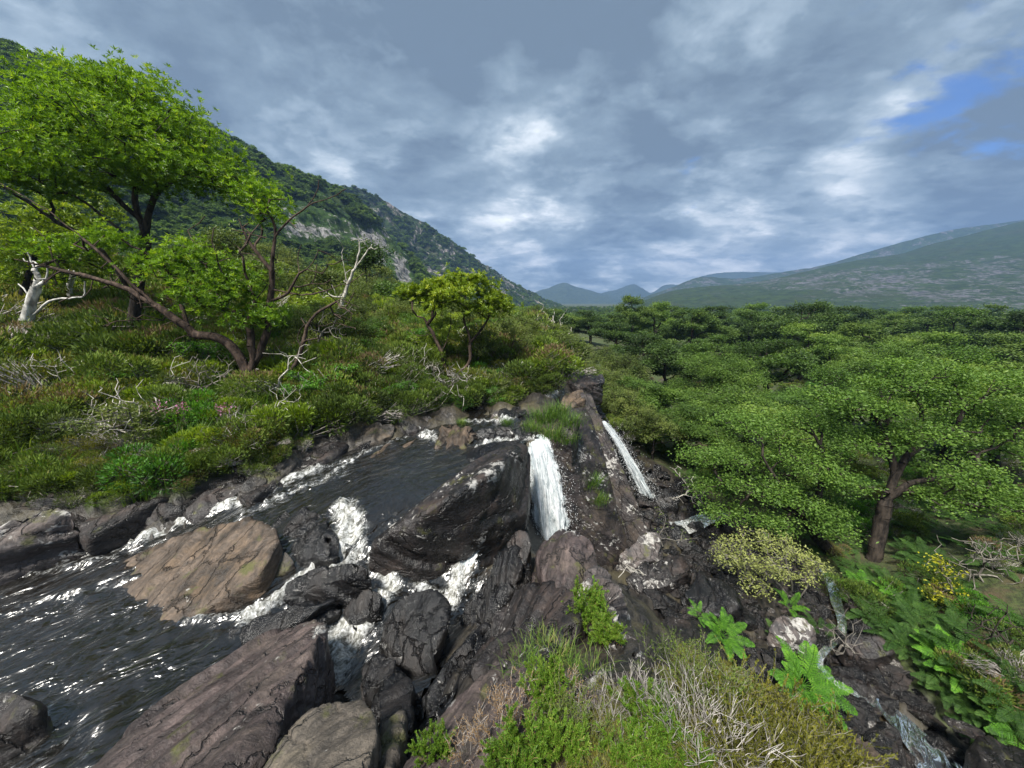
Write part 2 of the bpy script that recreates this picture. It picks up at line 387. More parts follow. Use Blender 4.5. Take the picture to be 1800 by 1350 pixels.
M['hill_blue'] = hill_material('distant_mountainside', (0.03, 0.045, 0.03), (0.05, 0.07, 0.04), (0.1, 0.1, 0.1), -0.2, 0.2)
# ------------------------------------------------------------------ terrain heights
def wp(u, v, z): return tuple(W(u, v, z=z))
CP_ = []
def c(u, v, z): CP_.append(wp(u, v, z))
def cw(x, y, z): CP_.append((x, y, z))
# ground at and behind the viewpoint, ridge running forward from it
for q in [(0, 0, -1.75), (0, -4, -1.7), (-3, -4, -2.6), (4, -5, -3.2), (0.2, 1.0, -2.35), (0.9, 1.0, -2.45), (-1.0, 0.6, -3.9), (-2.2, 0.4, -4.3), (1.6, 0.4, -2.7), (2.2, 0.0, -3.4), (2.4, -2, -4)]: cw(*q)
c(900, 1330, -2.75); c(1050, 1250, -2.95); c(1200, 1300, -2.65); c(1350, 1320, -2.7); c(1500, 1350, -3.0); c(1300, 1215, -3.25); c(1180, 1150, -3.75)
c(1040, 1130, -3.7); c(940, 1080, -4.0); c(1000, 1000, -3.9); c(990, 940, -3.9); c(830, 1250, -3.35); c(770, 1290, -3.6); c(1080, 1100, -4.0)
# gully
for q in [(690, 1060, -4.75), (800, 1040, -4.95), (640, 1100, -4.8), (600, 1160, -5.1), (610, 1200, -5.0), (740, 1200, -4.6), (690, 1270, -4.4), (660, 1340, -4.2), (860, 1040, -5.0), (905, 990, -5.2), (930, 960, -5.8)]: c(*q)
# pink slab under / left pool bed
for q in [(400, 1250, -4.5), (250, 1340, -4.5), (520, 1130, -4.6), (330, 1450, -4.4), (100, 1100, -4.5), (50, 1000, -4.45), (250, 1080, -4.45), (150, 1250, -4.5), (0, 1300, -4.4), (350, 1000, -4.2), (450, 1090, -4.6), (560, 1040, -4.5), (200, 960, -4.35)]: c(*q)
# upper pool bed
for q in [(560, 870, -4.0), (650, 830, -4.05), (750, 800, -4.05), (800, 840, -4.0), (620, 920, -4.1), (500, 900, -4.0), (700, 900, -4.0), (850, 760, -3.95), (900, 770, -4.0), (820, 735, -3.8), (900, 725, -3.75), (960, 705, -3.6), (1000, 680, -3.5), (700, 770, -3.95), (380, 900, -4.05), (780, 900, -4.2), (860, 850, -4.2), (910, 800, -4.3)]: c(*q)
# left bank edge and bank
for q in [(60, 885, -3.6), (180, 890, -3.7), (300, 870, -3.6), (420, 820, -3.4), (530, 775, -3.3), (620, 745, -3.2), (700, 725, -3.15), (800, 705, -3.1), (880, 700, -3.1), (940, 685, -3.0), (990, 662, -2.9)]: c(*q)
for q in [(0, 800, -3.2), (100, 770, -3.0), (250, 780, -3.05), (400, 740, -2.9), (100, 680, -2.3), (300, 680, -2.5), (500, 700, -2.8), (650, 680, -2.8), (780, 665, -2.8), (880, 640, -2.7),
          (0, 600, -1.3), (150, 600, -1.6), (300, 600, -1.7), (500, 600, -1.9), (650, 600, -2.1), (780, 600, -2.2), (900, 600, -2.3), (500, 560, -1.0), (700, 560, -1.4)]: c(*q)
for q in [(-30, 15, 0.8), (-30, 0, 0.0), (-12, 0, -2.6), (-30, 30, 1.6), (-15, 40, -0.3), (0, 40, -3.2), (-60, 40, 5.0), (-40, 70, 3.0), (-10, 80, -2.5), (-8, -4, -3.2), (-90, 20, 9)]: cw(*q)
# ridge between the falls, and the gorge
for q in [(985, 760, -3.9), (1000, 720, -3.6), (1020, 700, -3.6), (1050, 760, -4.8), (1040, 850, -6.0), (1085, 990, -7.5), (1150, 960, -7.6), (1000, 900, -6.5), (965, 850, -5.4), (975, 930, -6.7)]: c(*q)
for q in [(1075, 745, -5.2), (1140, 880, -7.7), (1170, 880, -7.7), (1230, 905, -7.8), (1300, 900, -7.9), (1110, 1010, -7.5), (1200, 1120, -7.3), (1160, 1060, -7.3), (1300, 1050, -7.6), (1400, 980, -7.9), (1350, 1180, -7.3), (1460, 1030, -8.0), (1460, 1180, -7.8),
          (1410, 1210, -7.5), (1560, 1250, -8.0), (1640, 1330, -8.3), (1500, 1320, -7.6), (1770, 1330, -8.0), (1350, 1260, -7.0), (1230, 1150, -6.6), (1180, 1100, -6.4), (1310, 1260, -6.2)]: c(*q)
for q in [(3.6, 1.8, -6.2), (4.6, 1.0, -7.2), (3.8, 0, -6.2), (6.5, 2.5, -8.3), (5, -3, -7), (10, 0, -8), (9, 3.5, -8.0)]: cw(*q)
for q in [(1560, 1130, -7.7), (1600, 1000, -7.6), (1540, 980, -7.9), (1700, 1150, -7.2), (1790, 1200, -6.8), (1790, 1000, -6.6), (1790, 900, -6.8), (1650, 1080, -7.3)]: c(*q)
for q in [(4, 18, -6.0), (2.5, 22, -4.5), (6, 26, -6.5), (12, 20, -8.6), (20, 14, -8.2), (25, 25, -9), (10, 40, -7), (30, 45, -9.3), (2, 30, -4.0), (50, 30, -9), (40, 8, -7), (20, 0, -7), (30, -20, -6), (60, 70, -9.5), (20, 70, -8), (70, 0, -8), (100, 60, -10), (0, -30, -3), (-40, -30, 0), (40, 100, -9.5)]: cw(*q)
H0 = RBF(CP_)
RIVER = [wp(1000, 672, -3.3), wp(970, 695, -3.4), wp(900, 728, -3.5), wp(830, 745, -3.6), wp(760, 790, -3.65), wp(680, 850, -3.7), wp(560, 890, -3.75), wp(400, 940, -4.0), wp(200, 1000, -4.2), wp(0, 1150, -4.2)]
GORGE = [wp(1075, 760, -5), wp(1140, 890, -7.6), wp(1230, 920, -7.7), wp(1300, 1020, -7.7), wp(1400, 1150, -7.6), wp(1560, 1250, -8), wp(1650, 1350, -8.2), (10, 1, -8.4)]
def height(X, Y, detail=True):
    z = H0(X, Y)
    r = np.hypot(X, Y)
    far = -10.0 - 0.0006 * r
    k = sstep(90, 190, r)
    z = z * (1 - k) + far * k
    if detail:
        P = np.stack([X.ravel(), Y.ravel(), np.zeros(X.size)], 1)
        n = fbm(P * 0.9, 5, 3).reshape(X.shape) * 0.16 + fbm(P * 0.12, 3, 9).reshape(X.shape) * 0.35 * sstep(12, 40, r)
        z = z + n * sstep(0.3, 3, r)
    return z
def ground_z(x, y): return float(height(np.array([[float(x)]]), np.array([[float(y)]]))[0, 0])
nr, na = 430, 600
rr = 0.15 * np.exp(np.linspace(0, math.log(3400 / 0.15), nr)) ; rr = np.concatenate([[0.01], rr])
th = np.concatenate([np.linspace(-72, 72, na - 60), np.linspace(72, 288, 62)[1:-1]]) * pi / 180
R, T = np.meshgrid(rr, th, indexing='ij')
gx, gy = R * np.sin(T), R * np.cos(T)
gz = height(gx, gy)
dr = np.minimum(seg_dist(gx, gy, RIVER) / 2.2, seg_dist(gx, gy, GORGE) / 2.6)
_WE = [wp(-300, 900, -3.6), wp(0, 885, -3.65), wp(180, 880, -3.6), wp(300, 862, -3.5), wp(420, 815, -3.4), wp(530, 770, -3.3), wp(620, 738, -3.2), wp(700, 720, -3.15), wp(800, 702, -3.1), wp(880, 694, -3.1), wp(940, 680, -3.0), wp(985, 655, -2.9), (3.0, 17, -3), (2.5, 24, -4), (4.0, 15), (6.5, 15.5), (9.5, 12.5), (9.5, 9.5), (8.6, 7.2), (8.2, 6.0), (8.6, 4.6), (11, 3), (60, 0), (4000, 0), (4000, 4000), (-4000, 4000), (-4000, 0), (-20, 4, 0)]
soilm = inside(gx + .3 * fbm(np.stack([gx.ravel(), gy.ravel(), gz.ravel()], 1), 3, 6).reshape(gx.shape), gy, _WE) * 1.0
rockz = (1 - soilm) * sstep(26, 18, R)
soilm_old = sstep(0.75, 1.25, dr + 0.25 * fbm(np.stack([gx.ravel(), gy.ravel(), gz.ravel()], 1), 3, 5).reshape(gx.shape))
soilm = np.maximum(soilm, sstep(0.55, 0.35, np.hypot(gx - 1.15, (gy - .9) * .75) / 2.0))
_Pg = np.stack([gx.ravel(), gy.ravel(), gz.ravel()], 1)
_st = _Pg @ N_DIR / .22 + fbm(_Pg * 1.2, 3, 50)
_lv = vnoise(np.stack([np.floor(_st) * 1.7, fbm(_Pg * .7, 2, 51) * 3, np.zeros(len(_st))], 1), 52) * .10 + (ridged(_Pg * 1.1, 4, 53) - .6) * .28
gz = gz + _lv.reshape(gx.shape) * rockz * sstep(.8, 2.0, R)
nA = R.shape[1]
a = np.arange(R.size).reshape(R.shape); a2 = np.concatenate([a, a[:, :1]], 1)
gf = np.stack([a2[:-1, :-1], a2[:-1, 1:], a2[1:, 1:], a2[1:, :-1]], -1).reshape(-1, 4)
ground = link('ground', mesh_np('ground', np.stack([gx.ravel(), gy.ravel(), gz.ravel()], 1), gf[:, ::-1], [M['ground']], attrs={'soil': soilm.ravel()}))
tag(ground, 'rocky river bed, heathery bank and wooded valley floor', kind='structure')

# ------------------------------------------------------------------ mountains and hills
def loft(name, ridge, foot, mat, ncol, nrow, amp, crag_fn=None, power=1.25, back=0.8, seed=1, label=None, ridge_amp=0.25):
    rp = poly_interp([W(u, v, Y=Y) for u, v, Y in ridge], ncol); fp = poly_interp(foot, ncol)
    t = np.linspace(0, 1, nrow)
    V = fp[:, None] + (rp - fp)[:, None] * t[None, :, None]
    V[:, :, 2] = fp[:, None, 2] + (rp[:, None, 2] - fp[:, None, 2]) * (t ** power)[None]
    tb = np.linspace(0, 1, 14)[1:]
    bdir = (rp - fp) * np.array([1, 1, 0]); 
    B = rp[:, None] + bdir[:, None] * (tb * back)[None, :, None]
    B[:, :, 2] = rp[:, None, 2] - (rp[:, None, 2] + 20) * (tb ** 1.4)[None]
    V = np.concatenate([V, B], 1)
    sc = np.linalg.norm(rp - fp, axis=1).mean()
    tt = np.concatenate([t, 1 - tb])
    P = V.reshape(-1, 3) / sc
    env = (np.sin(np.clip(tt, 0, 1) * pi * 0.93) ** 0.7 * (1 - ridge_amp) + ridge_amp * np.clip(tt * 3, 0, 1))[None].repeat(ncol, 0).ravel()
    n = ridged(P * np.array([5, 5, 2.5]), 5, seed) - 0.55 + 0.35 * fbm(P * 22, 3, seed + 5)
    g = np.cross(rp - fp, np.gradient(fp, axis=0)); g /= np.linalg.norm(g, axis=1)[:, None]
    g[g[:, 2] < 0] *= -1
    V = V + (n * env * amp).reshape(ncol, -1)[:, :, None] * g[:, None]
    cr = ridged(P * np.array([9, 9, 4]), 4, seed + 2).ravel()
    if crag_fn is not None: cr = cr * 0.5 + crag_fn(V.reshape(-1, 3))
    else: cr = cr - 0.5
    o = link(name, mesh_np(name, V.reshape(-1, 3), grid_faces(*V.shape[:2]), [mat], attrs={'crag': cr}))
    tag(o, label, kind='structure')
    return o, V[:, :nrow], cr.reshape(ncol, -1)[:, :nrow]
def crag_near(P):
    dep = P[:, 1] * CP - P[:, 2] * SP
    u = 900 + FPX * P[:, 0] / dep; v = 675 - FPX * (P[:, 1] * SP + P[:, 2] * CP) / dep
    out = np.full(len(P), -0.5)
    for (cu, cv, ru, rv, k) in [(545, 405, 70, 22, .85), (500, 370, 45, 20, .6), (668, 440, 24, 34, .9), (705, 478, 18, 36, .9), (635, 420, 30, 20, .6), (560, 335, 60, 16, .4), (460, 320, 50, 25, .4), (600, 365, 40, 20, .3), (300, 300, 60, 30, .3), (720, 500, 14, 14, .6)]:
        out += k * np.exp(-((u - cu) / ru) ** 2 - ((v - cv) / rv) ** 2)
    return out
near_mt, near_V, near_c = loft('mountain', [(-420, 40, 110), (-150, 60, 135), (0, 88, 150), (60, 106, 158), (200, 160, 175), (360, 224, 200), (480, 290, 225), (560, 318, 245), (610, 345, 260), (660, 392, 272), (700, 436, 280), (745, 490, 290), (790, 528, 300), (860, 548, 310)],
     [(-120, 5, 12), (-110, 30, 10), (-95, 55, 8), (-80, 75, 5), (-70, 95, 2), (-60, 115, 0), (-52, 135, -2), (-45, 150, -4), (-38, 165, -6), (-30, 180, -8), (-22, 195, -9), (-15, 215, -10), (-8, 240, -11), (0, 280, -12)],
     M['hill_near'], 420, 170, 7.5, crag_near, 1.15, label='green wooded mountainside with pale crags behind the tall tree', seed=4)
far_mt, far_V, far_c = loft('mountain', [(430, 380, 430), (540, 345, 450), (600, 331, 480), (640, 335, 500), (700, 368, 540), (760, 405, 570), (800, 430, 600), (835, 455, 650), (870, 480, 700), (905, 502, 780), (940, 519, 850), (975, 542, 900)],
     [(-210, 300, -6), (-185, 310, -8), (-160, 325, -9), (-135, 345, -10), (-105, 370, -11), (-80, 400, -12), (-50, 440, -12), (-20, 490, -12), (10, 550, -12), (45, 630, -12), (80, 740, -12), (120, 850, -13)],
     M['hill_far'], 380, 150, 15, None, 1.2, label='rocky dark green mountain sloping down to the valley', seed=11)
hill_r, hill_V, hill_c = loft('hill', [(1105, 540, 760), (1150, 522, 790), (1200, 508, 820), (1313, 498, 860), (1400, 481, 880), (1480, 463, 900), (1587, 445, 930), (1647, 427, 950), (1800, 389, 1000), (2000, 352, 1000), (2400, 300, 900)],
     [(150, 560, -14), (180, 520, -14), (220, 480, -14), (270, 450, -14), (330, 420, -14), (390, 400, -14), (450, 380, -14), (520, 360, -14), (600, 320, -14), (700, 260, -14), (800, 150, -14)],
     M['hill_right'], 420, 150, 9, lambda P: -0.62 + 0.62 * sstep(230, 600, P[:, 0]) * sstep(140, 30, P[:, 2]), 1.1, label='grey stony hillside with green upper slopes beyond the forest', seed=21, ridge_amp=.1)
loft('hill', [(1080, 540, 1500), (1170, 510, 1500), (1230, 488, 1500), (1300, 490, 1500), (1380, 478, 1500), (1450, 466, 1500), (1520, 445, 1500), (1640, 412, 1500), (1720, 398, 1500), (1900, 380, 1500), (2300, 380, 1400)],
     [(400, 1150, -14), (520, 1150, -14), (640, 1150, -14), (760, 1150, -14), (900, 1150, -14), (1020, 1150, -14), (1160, 1150, -14), (1300, 1150, -14), (1450, 1150, -14), (1700, 1150, -14), (2000, 1000, -14)],
     M['hill_right'], 200, 60, 14, None, 1.1, label='hazy green hill shoulder rising behind the stony hillside', seed=31, ridge_amp=.1)
loft('mountain', [(900, 536, 2350), (935, 516, 2350), (965, 506, 2350), (990, 497, 2350), (1015, 505, 2350), (1045, 513, 2350), (1080, 524, 2350), (1110, 540, 2350)],
     [(0, 2000, -14), (80, 2000, -14), (170, 2000, -14), (260, 2000, -14), (340, 2000, -14), (430, 2000, -14), (520, 2000, -14), (620, 2000, -14)],
     M['hill_blue'], 120, 40, 16, None, 1.05, label='blue distant peak at the end of the valley', seed=41, ridge_amp=.05)
loft('mountain', [(1010, 540, 2800), (1050, 518, 2800), (1085, 509, 2800), (1112, 500, 2800), (1130, 508, 2800), (1145, 515, 2800), (1165, 503, 2800), (1180, 500, 2800), (1200, 500, 2800), (1240, 484, 2800), (1300, 478, 2800), (1400, 480, 2800)],
     [(400, 2300, -14), (480, 2300, -14), (560, 2300, -14), (640, 2300, -14), (720, 2300, -14), (800, 2300, -14), (880, 2300, -14), (960, 2300, -14), (1040, 2300, -14), (1120, 2300, -14), (1220, 2300, -14), (1400, 2300, -14)],
     M['hill_blue'], 160, 40, 16, None, 1.05, label='faint blue double peak under the low cloud', seed=43, ridge_amp=.05)

# ------------------------------------------------------------------ rocks
_ico = {}
def ico(n):
    if n not in _ico:
        bm = bmesh.new(); bmesh.ops.create_icosphere(bm, subdivisions=n, radius=1.0)
        _ico[n] = (np.array([v.co[:] for v in bm.verts]), np.array([[v.index for v in f.verts] for f in bm.faces])); bm.free()
    return _ico[n]
def hull_planes(pts):
    bm = bmesh.new()
    vs = [bm.verts.new(p) for p in pts]
    bmesh.ops.convex_hull(bm, input=vs)
    bm.normal_update()
    pl = [(np.array(f.normal[:]), float(f.normal.dot(f.verts[0].co))) for f in bm.faces if f.calc_area() > 1e-9]
    bm.free()
    ctr = np.mean(pts, 0)
    out = []
    for n, d in pl:
        if n.dot(ctr) > d: n, d = -n, -d
        out.append((n, d))
    return out
def vnormals(V, F):
    fn = np.cross(V[F[:, 1]] - V[F[:, 0]], V[F[:, 2]] - V[F[:, 0]])
    N = np.zeros_like(V)
    for k in range(3): np.add.at(N, F[:, k], fn)
    return N / (np.linalg.norm(N, axis=1)[:, None] + 1e-12)
def rock_mesh(name, pts, mat, sub=5, sharp=50.0, rough=0.06, strata=0.05, cuts=5, seed=0, layer=0.16):
    pts = np.asarray(pts, float); ctr = pts.mean(0); Q = pts - ctr
    U, S, Vt = np.linalg.svd(Q - Q.mean(0), full_matrices=False)
    ext = np.maximum(np.abs(Q @ Vt.T).max(0), 0.12)
    Qn = (Q @ Vt.T) / ext
    pl = hull_planes(Qn)
    rng = np.random.default_rng(seed)
    D, F = ico(sub)
    inv = 0
    for n, d in pl:
        inv = inv + np.maximum((D @ n) / max(d, 0.04), 1e-6) ** sharp
    # extra random cuts give fresh facets
    for k in range(cuts + 2):
        n = rng.normal(size=3); n /= np.linalg.norm(n)
        d = rng.uniform(0.84, 0.96) * (Qn @ n).max()
        inv = inv + np.maximum((D @ n) / max(d, 0.05), 1e-6) ** sharp
    rad = inv ** (-1.0 / sharp)
    V = ((D * rad[:, None]) * ext) @ Vt + ctr
    if np.linalg.det(Vt) < 0: F = F[:, ::-1]
    size = ext.mean()
    N = vnormals(V, F)
    so = seed * 7.31
    lo = fbm(V * (0.9 / max(size, .3)) + so, 3, seed)
    s = V @ N_DIR / layer + 0.8 * lo + so + 0.35 * fbm(V * 2.0 + so, 3, seed + 2)
    saw = (s - np.floor(s)); led = np.where(saw < 0.88, saw / 0.88, (1 - saw) / 0.12)
    lev = vnoise(np.stack([np.floor(s) * 1.37, np.zeros(len(s)), np.zeros(len(s))], 1), seed + 9)
    crack = 1 - np.abs(fbm(V * (1.6 / max(size, .4)) + so, 3, seed + 31))
    Vs = np.stack([V @ A_DIR * 1.2, V @ B_DIR * 2.0, V @ N_DIR * 6.0], 1)
    disp = .42 * rough * size * (0.9 * lo + 0.35 * fbm(V * (3.2 / max(size, .3)) + so, 4, seed + 1)) \
        + strata * min(size, 1.0) * (0.55 * (led - 0.5) + 1.15 * lev) + 0.020 * fbm(Vs * 1.8 + so, 4, seed + 4) * min(1.5, size * 1.5) \
        - 0.035 * size * np.clip((crack - 0.975) / 0.025, 0, 1)
    V = V + N * disp[:, None]
    return V, F
def put_rock(name, label, V, F, mat, cat='rock', group=None, smooth=True):
    o0 = np.array([V[:, 0].mean(), V[:, 1].mean(), V[:, 2].min()])
    lv = np.zeros(len(V))
    for lp, lr in LICHEN: lv = np.maximum(lv, np.exp(-(((V - lp) ** 2).sum(1)) / lr ** 2))
    me = mesh_np(name, V - o0, F, [mat], smooth, {'lichen': lv})
    o = link(name, me, loc=o0); tag(o, label, cat, group); return o
LICHEN = [(W(855, 832, z=-3.12), .36), (W(875, 815, z=-3.12), .28), (W(905, 800, z=-3.3), .2), (W(830, 850, z=-3.1), .2), (W(985, 918, z=-3.4), .22), (W(1005, 925, z=-3.45), .2), (W(795, 1238, z=-3.32), .09), (W(410, 1215, z=-3.5), .06), (W(375, 1270, z=-3.4), .07), (W(500, 1135, z=-3.65), .12), (W(560, 1110, z=-3.8), .15),
          (W(75, 895, z=-3.4), .26), (W(112, 892, z=-3.35), .22), (W(10, 935, z=-3.55), .26), (W(1140, 945, z=-6.6), .4), (W(1090, 1080, z=-3.7), .2), (W(1120, 1140, z=-3.6), .2), (W(1060, 1190, z=-3.0), .2), (W(1405, 1095, z=-6.95), .3), (W(1035, 820, Y=11), .5), (W(1010, 800, Y=10.3), .5), (W(1020, 880, Y=9.8), .5)]
_rs = [100]
def rock(name, label, tops, zb, mat, sub=5, spread=1.04, cat='rock', group=None, **kw):
    """tops: (u, v, z) corners of the upper surface; zb: how deep the rock goes"""
    P = np.array([W(u, v, z=z) for u, v, z in tops]); ctr = P.mean(0)
    Bm = ctr + (P - ctr) * spread; Bm[:, 2] = zb
    _rs[0] += 1
    V, F = rock_mesh(name, np.concatenate([P, Bm]), mat, sub=sub, seed=_rs[0], **kw)
    return put_rock(name, label, V, F, M[mat], cat, group)

rock('slab_boulder', 'long purple-brown slab sloping into the pool at the bottom left',
     [(60, 1420, -3.95), (330, 1198, -4.12), (480, 1108, -4.12), (556, 1078, -3.95), (576, 1086, -3.85), (540, 1160, -3.55), (480, 1225, -3.42), (400, 1300, -3.35), (330, 1420, -3.3), (480, 1330, -3.5), (560, 1218, -4.0), (582, 1150, -4.2)], -5.2, 'rock_purple', sub=6, rough=.03, strata=.05, cuts=0, layer=.14)
rock('boulder', 'smooth grey-brown boulder at the bottom edge beside the dark crack',
     [(452, 1360, -3.25), (520, 1262, -3.2), (560, 1230, -3.25), (625, 1217, -3.25), (660, 1243, -3.2), (667, 1292, -3.12), (640, 1385, -2.95), (480, 1420, -3.0)], -4.8, 'rock_grey', sub=6, rough=.05, strata=.02, cuts=3, spread=1.1)
rock('slab_boulder', 'rusty brown slab lying half under water in the left pool',
     [(180, 1005, -4.25), (250, 965, -4.05), (330, 932, -3.85), (440, 908, -3.62), (486, 925, -3.6), (494, 952, -3.7), (472, 985, -3.75), (455, 1012, -3.85), (350, 1078, -4.12), (290, 1108, -4.25)], -4.7, 'rock_brown', sub=6, rough=.03, strata=.022, cuts=0, layer=.13)
rock('boulder', 'white lichen-covered boulder at the left edge of the pool',
     [(-60, 985, -3.7), (-10, 935, -3.5), (60, 900, -3.35), (100, 886, -3.3), (130, 900, -3.45), (132, 925, -3.7), (60, 978, -4.0), (10, 998, -4.15)], -4.9, 'rock_lichen', sub=5, rough=.09, strata=.1)
rock('rock', 'grey rock edged with foam in the bottom left corner',
     [(-60, 1220, -4.0), (0, 1210, -3.85), (50, 1214, -3.8), (66, 1235, -3.85), (88, 1250, -4.1), (40, 1300, -4.15), (-60, 1340, -4.1)], -4.8, 'rock_dark', sub=5, rough=.09)
rock('boulder', 'dark wet wedge-shaped boulder between the two white chutes',
     [(420, 1083, -4.4), (500, 1027, -4.1), (560, 992, -3.88), (632, 982, -3.78), (650, 998, -3.85), (655, 1042, -4.3), (605, 1062, -4.45), (540, 1085, -4.5)], -5.2, 'rock_wet', sub=6, rough=.05, strata=.05, cuts=4)
rock('rock', 'low dark strata rock beside the foaming chute in the upper pool',
     [(480, 965, -4.0), (555, 925, -3.78), (588, 940, -3.76), (582, 968, -3.86), (520, 990, -4.05)], -4.6, 'rock_wet', sub=5, rough=.07, strata=.12)
rock('slab_boulder', 'long wet strata slab running diagonally under the wedge-shaped boulder',
     [(380, 1118, -4.35), (450, 1085, -4.18), (545, 1062, -4.12), (600, 1048, -4.2), (575, 1072, -4.3), (520, 1098, -4.2), (430, 1135, -4.35)], -4.9, 'rock_wet', sub=5, rough=.03, strata=.07, cuts=0, layer=.1)
rock('slab_boulder', 'dark layered slab on the left side of the foaming chute',
     [(470, 915, -3.86), (530, 892, -3.74), (580, 905, -3.74), (570, 930, -3.80), (510, 945, -3.9)], -4.4, 'rock_wet', sub=5, rough=.03, strata=.10, cuts=0, layer=.09)
rock('slab_boulder', 'narrow pointed slab between the two lower white chutes',
     [(600, 1075, -4.42), (640, 1030, -4.2), (672, 1040, -4.22), (668, 1068, -4.35), (625, 1098, -4.5)], -5.0, 'rock_wet', sub=5, rough=.03, strata=.08, cuts=0, layer=.1)
rock('boulder', 'small brown rock tucked behind the rusty slab',
     [(465, 985, -3.95), (500, 965, -3.86), (520, 985, -3.95), (500, 1010, -4.1), (470, 1025, -4.15)], -4.6, 'rock_bank', sub=5, rough=.1)
rock('boulder', 'big black boulder with white lichen crown left of the main waterfall',
     [(640, 962, -3.75), (690, 915, -3.6), (760, 885, -3.4), (825, 815, -3.3), (880, 785, -3.3), (915, 774, -3.3), (932, 782, -3.45), (865, 825, -3.05), (800, 868, -3.08), (735, 905, -3.25),
      (650, 990, -4.15), (745, 1005, -4.5), (800, 1000, -4.6), (880, 960, -4.6), (926, 920, -4.6)], -5.6, 'rock_dark', sub=6, rough=.05, strata=.035, cuts=3, spread=.97, sharp=50)
rock('rock', 'submerged ledge at the lip of the main waterfall',
     [(780, 812, -3.72), (830, 785, -3.6), (900, 770, -3.62), (930, 775, -3.72), (850, 812, -3.7)], -4.4, 'rock_wet', sub=5, rough=.05, strata=.06)
rock('boulder', 'angular wet black block standing in the middle of the gully',
     [(690, 1072, -4.05), (716, 1036, -3.95), (760, 1032, -3.93), (788, 1060, -3.95), (782, 1100, -4.05), (762, 1148, -4.2), (690, 1140, -4.2), (665, 1122, -4.4)], -5.3, 'rock_wet', sub=6, rough=.04, strata=.06, cuts=5, sharp=60)
rock('rock', 'flat wet slab leaning below the angular black block',
     [(665, 1130, -4.3), (700, 1108, -4.15), (755, 1130, -4.15), (765, 1165, -4.25), (735, 1180, -4.3), (690, 1165, -4.35)], -5.0, 'rock_wet', sub=5, rough=.04, strata=.06, sharp=60)
rock('rock', 'dark upright rock with a foam cap beside the grey-brown boulder',
     [(635, 1175, -4.1), (660, 1150, -4.05), (700, 1150, -4.0), (690, 1195, -3.95), (640, 1212, -4.1)], -5.0, 'rock_wet', sub=5, rough=.07, strata=.08)
rock('rock', 'folded black rock in the crack right of the grey-brown boulder',
     [(655, 1205, -3.85), (695, 1165, -3.95), (735, 1190, -3.9), (725, 1240, -3.8), (700, 1310, -3.65), (668, 1300, -3.7)], -4.9, 'rock_wet', sub=5, rough=.07, strata=.12)
rock('rock', 'thin mossy blade of rock rising from the crack at the bottom',
     [(672, 1290, -3.6), (690, 1250, -3.65), (712, 1245, -3.7), (700, 1320, -3.45), (675, 1390, -3.2)], -4.8, 'rock_grey', sub=5, rough=.06, strata=.1)
rock('rock', 'long black shelf along the right wall of the gully',
     [(715, 1290, -3.95), (760, 1215, -4.15), (800, 1150, -4.3), (835, 1100, -4.35), (860, 1095, -4.25), (840, 1160, -4.0), (800, 1215, -3.8), (750, 1300, -3.55)], -5.2, 'rock_wet', sub=6, rough=.05, strata=.12, cuts=3)
rock('rock', 'tilted black blade of layered rock right of the white chute',
     [(812, 1095, -4.6), (828, 1045, -4.3), (872, 985, -4.0), (900, 965, -3.85), (925, 975, -3.8), (915, 1010, -3.9), (880, 1060, -4.1), (850, 1110, -4.35)], -5.4, 'rock_wet', sub=6, rough=.05, strata=.16, cuts=3, layer=.1)
rock('rock', 'rounded dark knob standing at the foot of the main waterfall',
     [(888, 985, -4.0), (893, 945, -3.75), (910, 926, -3.6), (932, 934, -3.65), (934, 962, -3.8), (925, 990, -3.95), (905, 1005, -4.05)], -5.2, 'rock_dark', sub=5, rough=.09, strata=.08)
rock('boulder', 'purple-topped boulder with pale lichen in front of the main waterfall',
     [(938, 985, -3.85), (955, 940, -3.55), (985, 912, -3.38), (1012, 918, -3.4), (1040, 955, -3.6), (1050, 1000, -3.7), (1010, 1040, -3.6), (960, 1045, -3.7)], -6.4, 'rock_purple', sub=6, rough=.07, strata=.06, spread=1.2)
rock('rock', 'grey cracked rock of the ridge above the gully',
     [(868, 1100, -4.2), (905, 1030, -3.9), (950, 1010, -3.7), (1010, 1025, -3.5), (1030, 1080, -3.3), (985, 1130, -3.25), (920, 1135, -3.6), (880, 1150, -3.85)], -5.4, 'rock_dark', sub=6, rough=.06, strata=.06, cuts=6)
rock('rock', 'dark smooth rock sloping down to the gully below the grass',
     [(800, 1190, -3.85), (860, 1115, -4.0), (930, 1110, -3.55), (985, 1130, -3.2), (950, 1165, -3.1), (880, 1170, -3.3)], -4.9, 'rock_dark', sub=5, rough=.05, strata=.05)
rock('boulder', 'flat purple-brown rock with a white patch below the heather',
     [(690, 1365, -3.35), (755, 1270, -3.4), (830, 1195, -3.35), (880, 1166, -3.25), (960, 1178, -2.95), (1015, 1200, -2.8), (1005, 1290, -2.5), (920, 1370, -2.4), (780, 1430, -2.7)], -4.6, 'rock_purple', sub=6, rough=.045, strata=.04, cuts=5)
rock('rock', 'white-streaked vertical rock ribs on the right side of the ridge',
     [(1045, 985, -3.65), (1062, 1005, -3.75), (1092, 1062, -3.7), (1142, 1150, -3.55), (1120, 1178, -3.35), (1060, 1120, -3.25), (1030, 1040, -3.45)], -7.0, 'rock_lichen', sub=6, rough=.06, strata=.16, cuts=3, layer=.1, spread=1.1)
rock('rock', 'pale streaked ribs of rock under the dead heather',
     [(1010, 1190, -2.85), (1050, 1160, -3.0), (1085, 1180, -3.0), (1060, 1240, -2.75), (1015, 1260, -2.7)], -4.2, 'rock_lichen', sub=5, rough=.06, strata=.16, layer=.08)
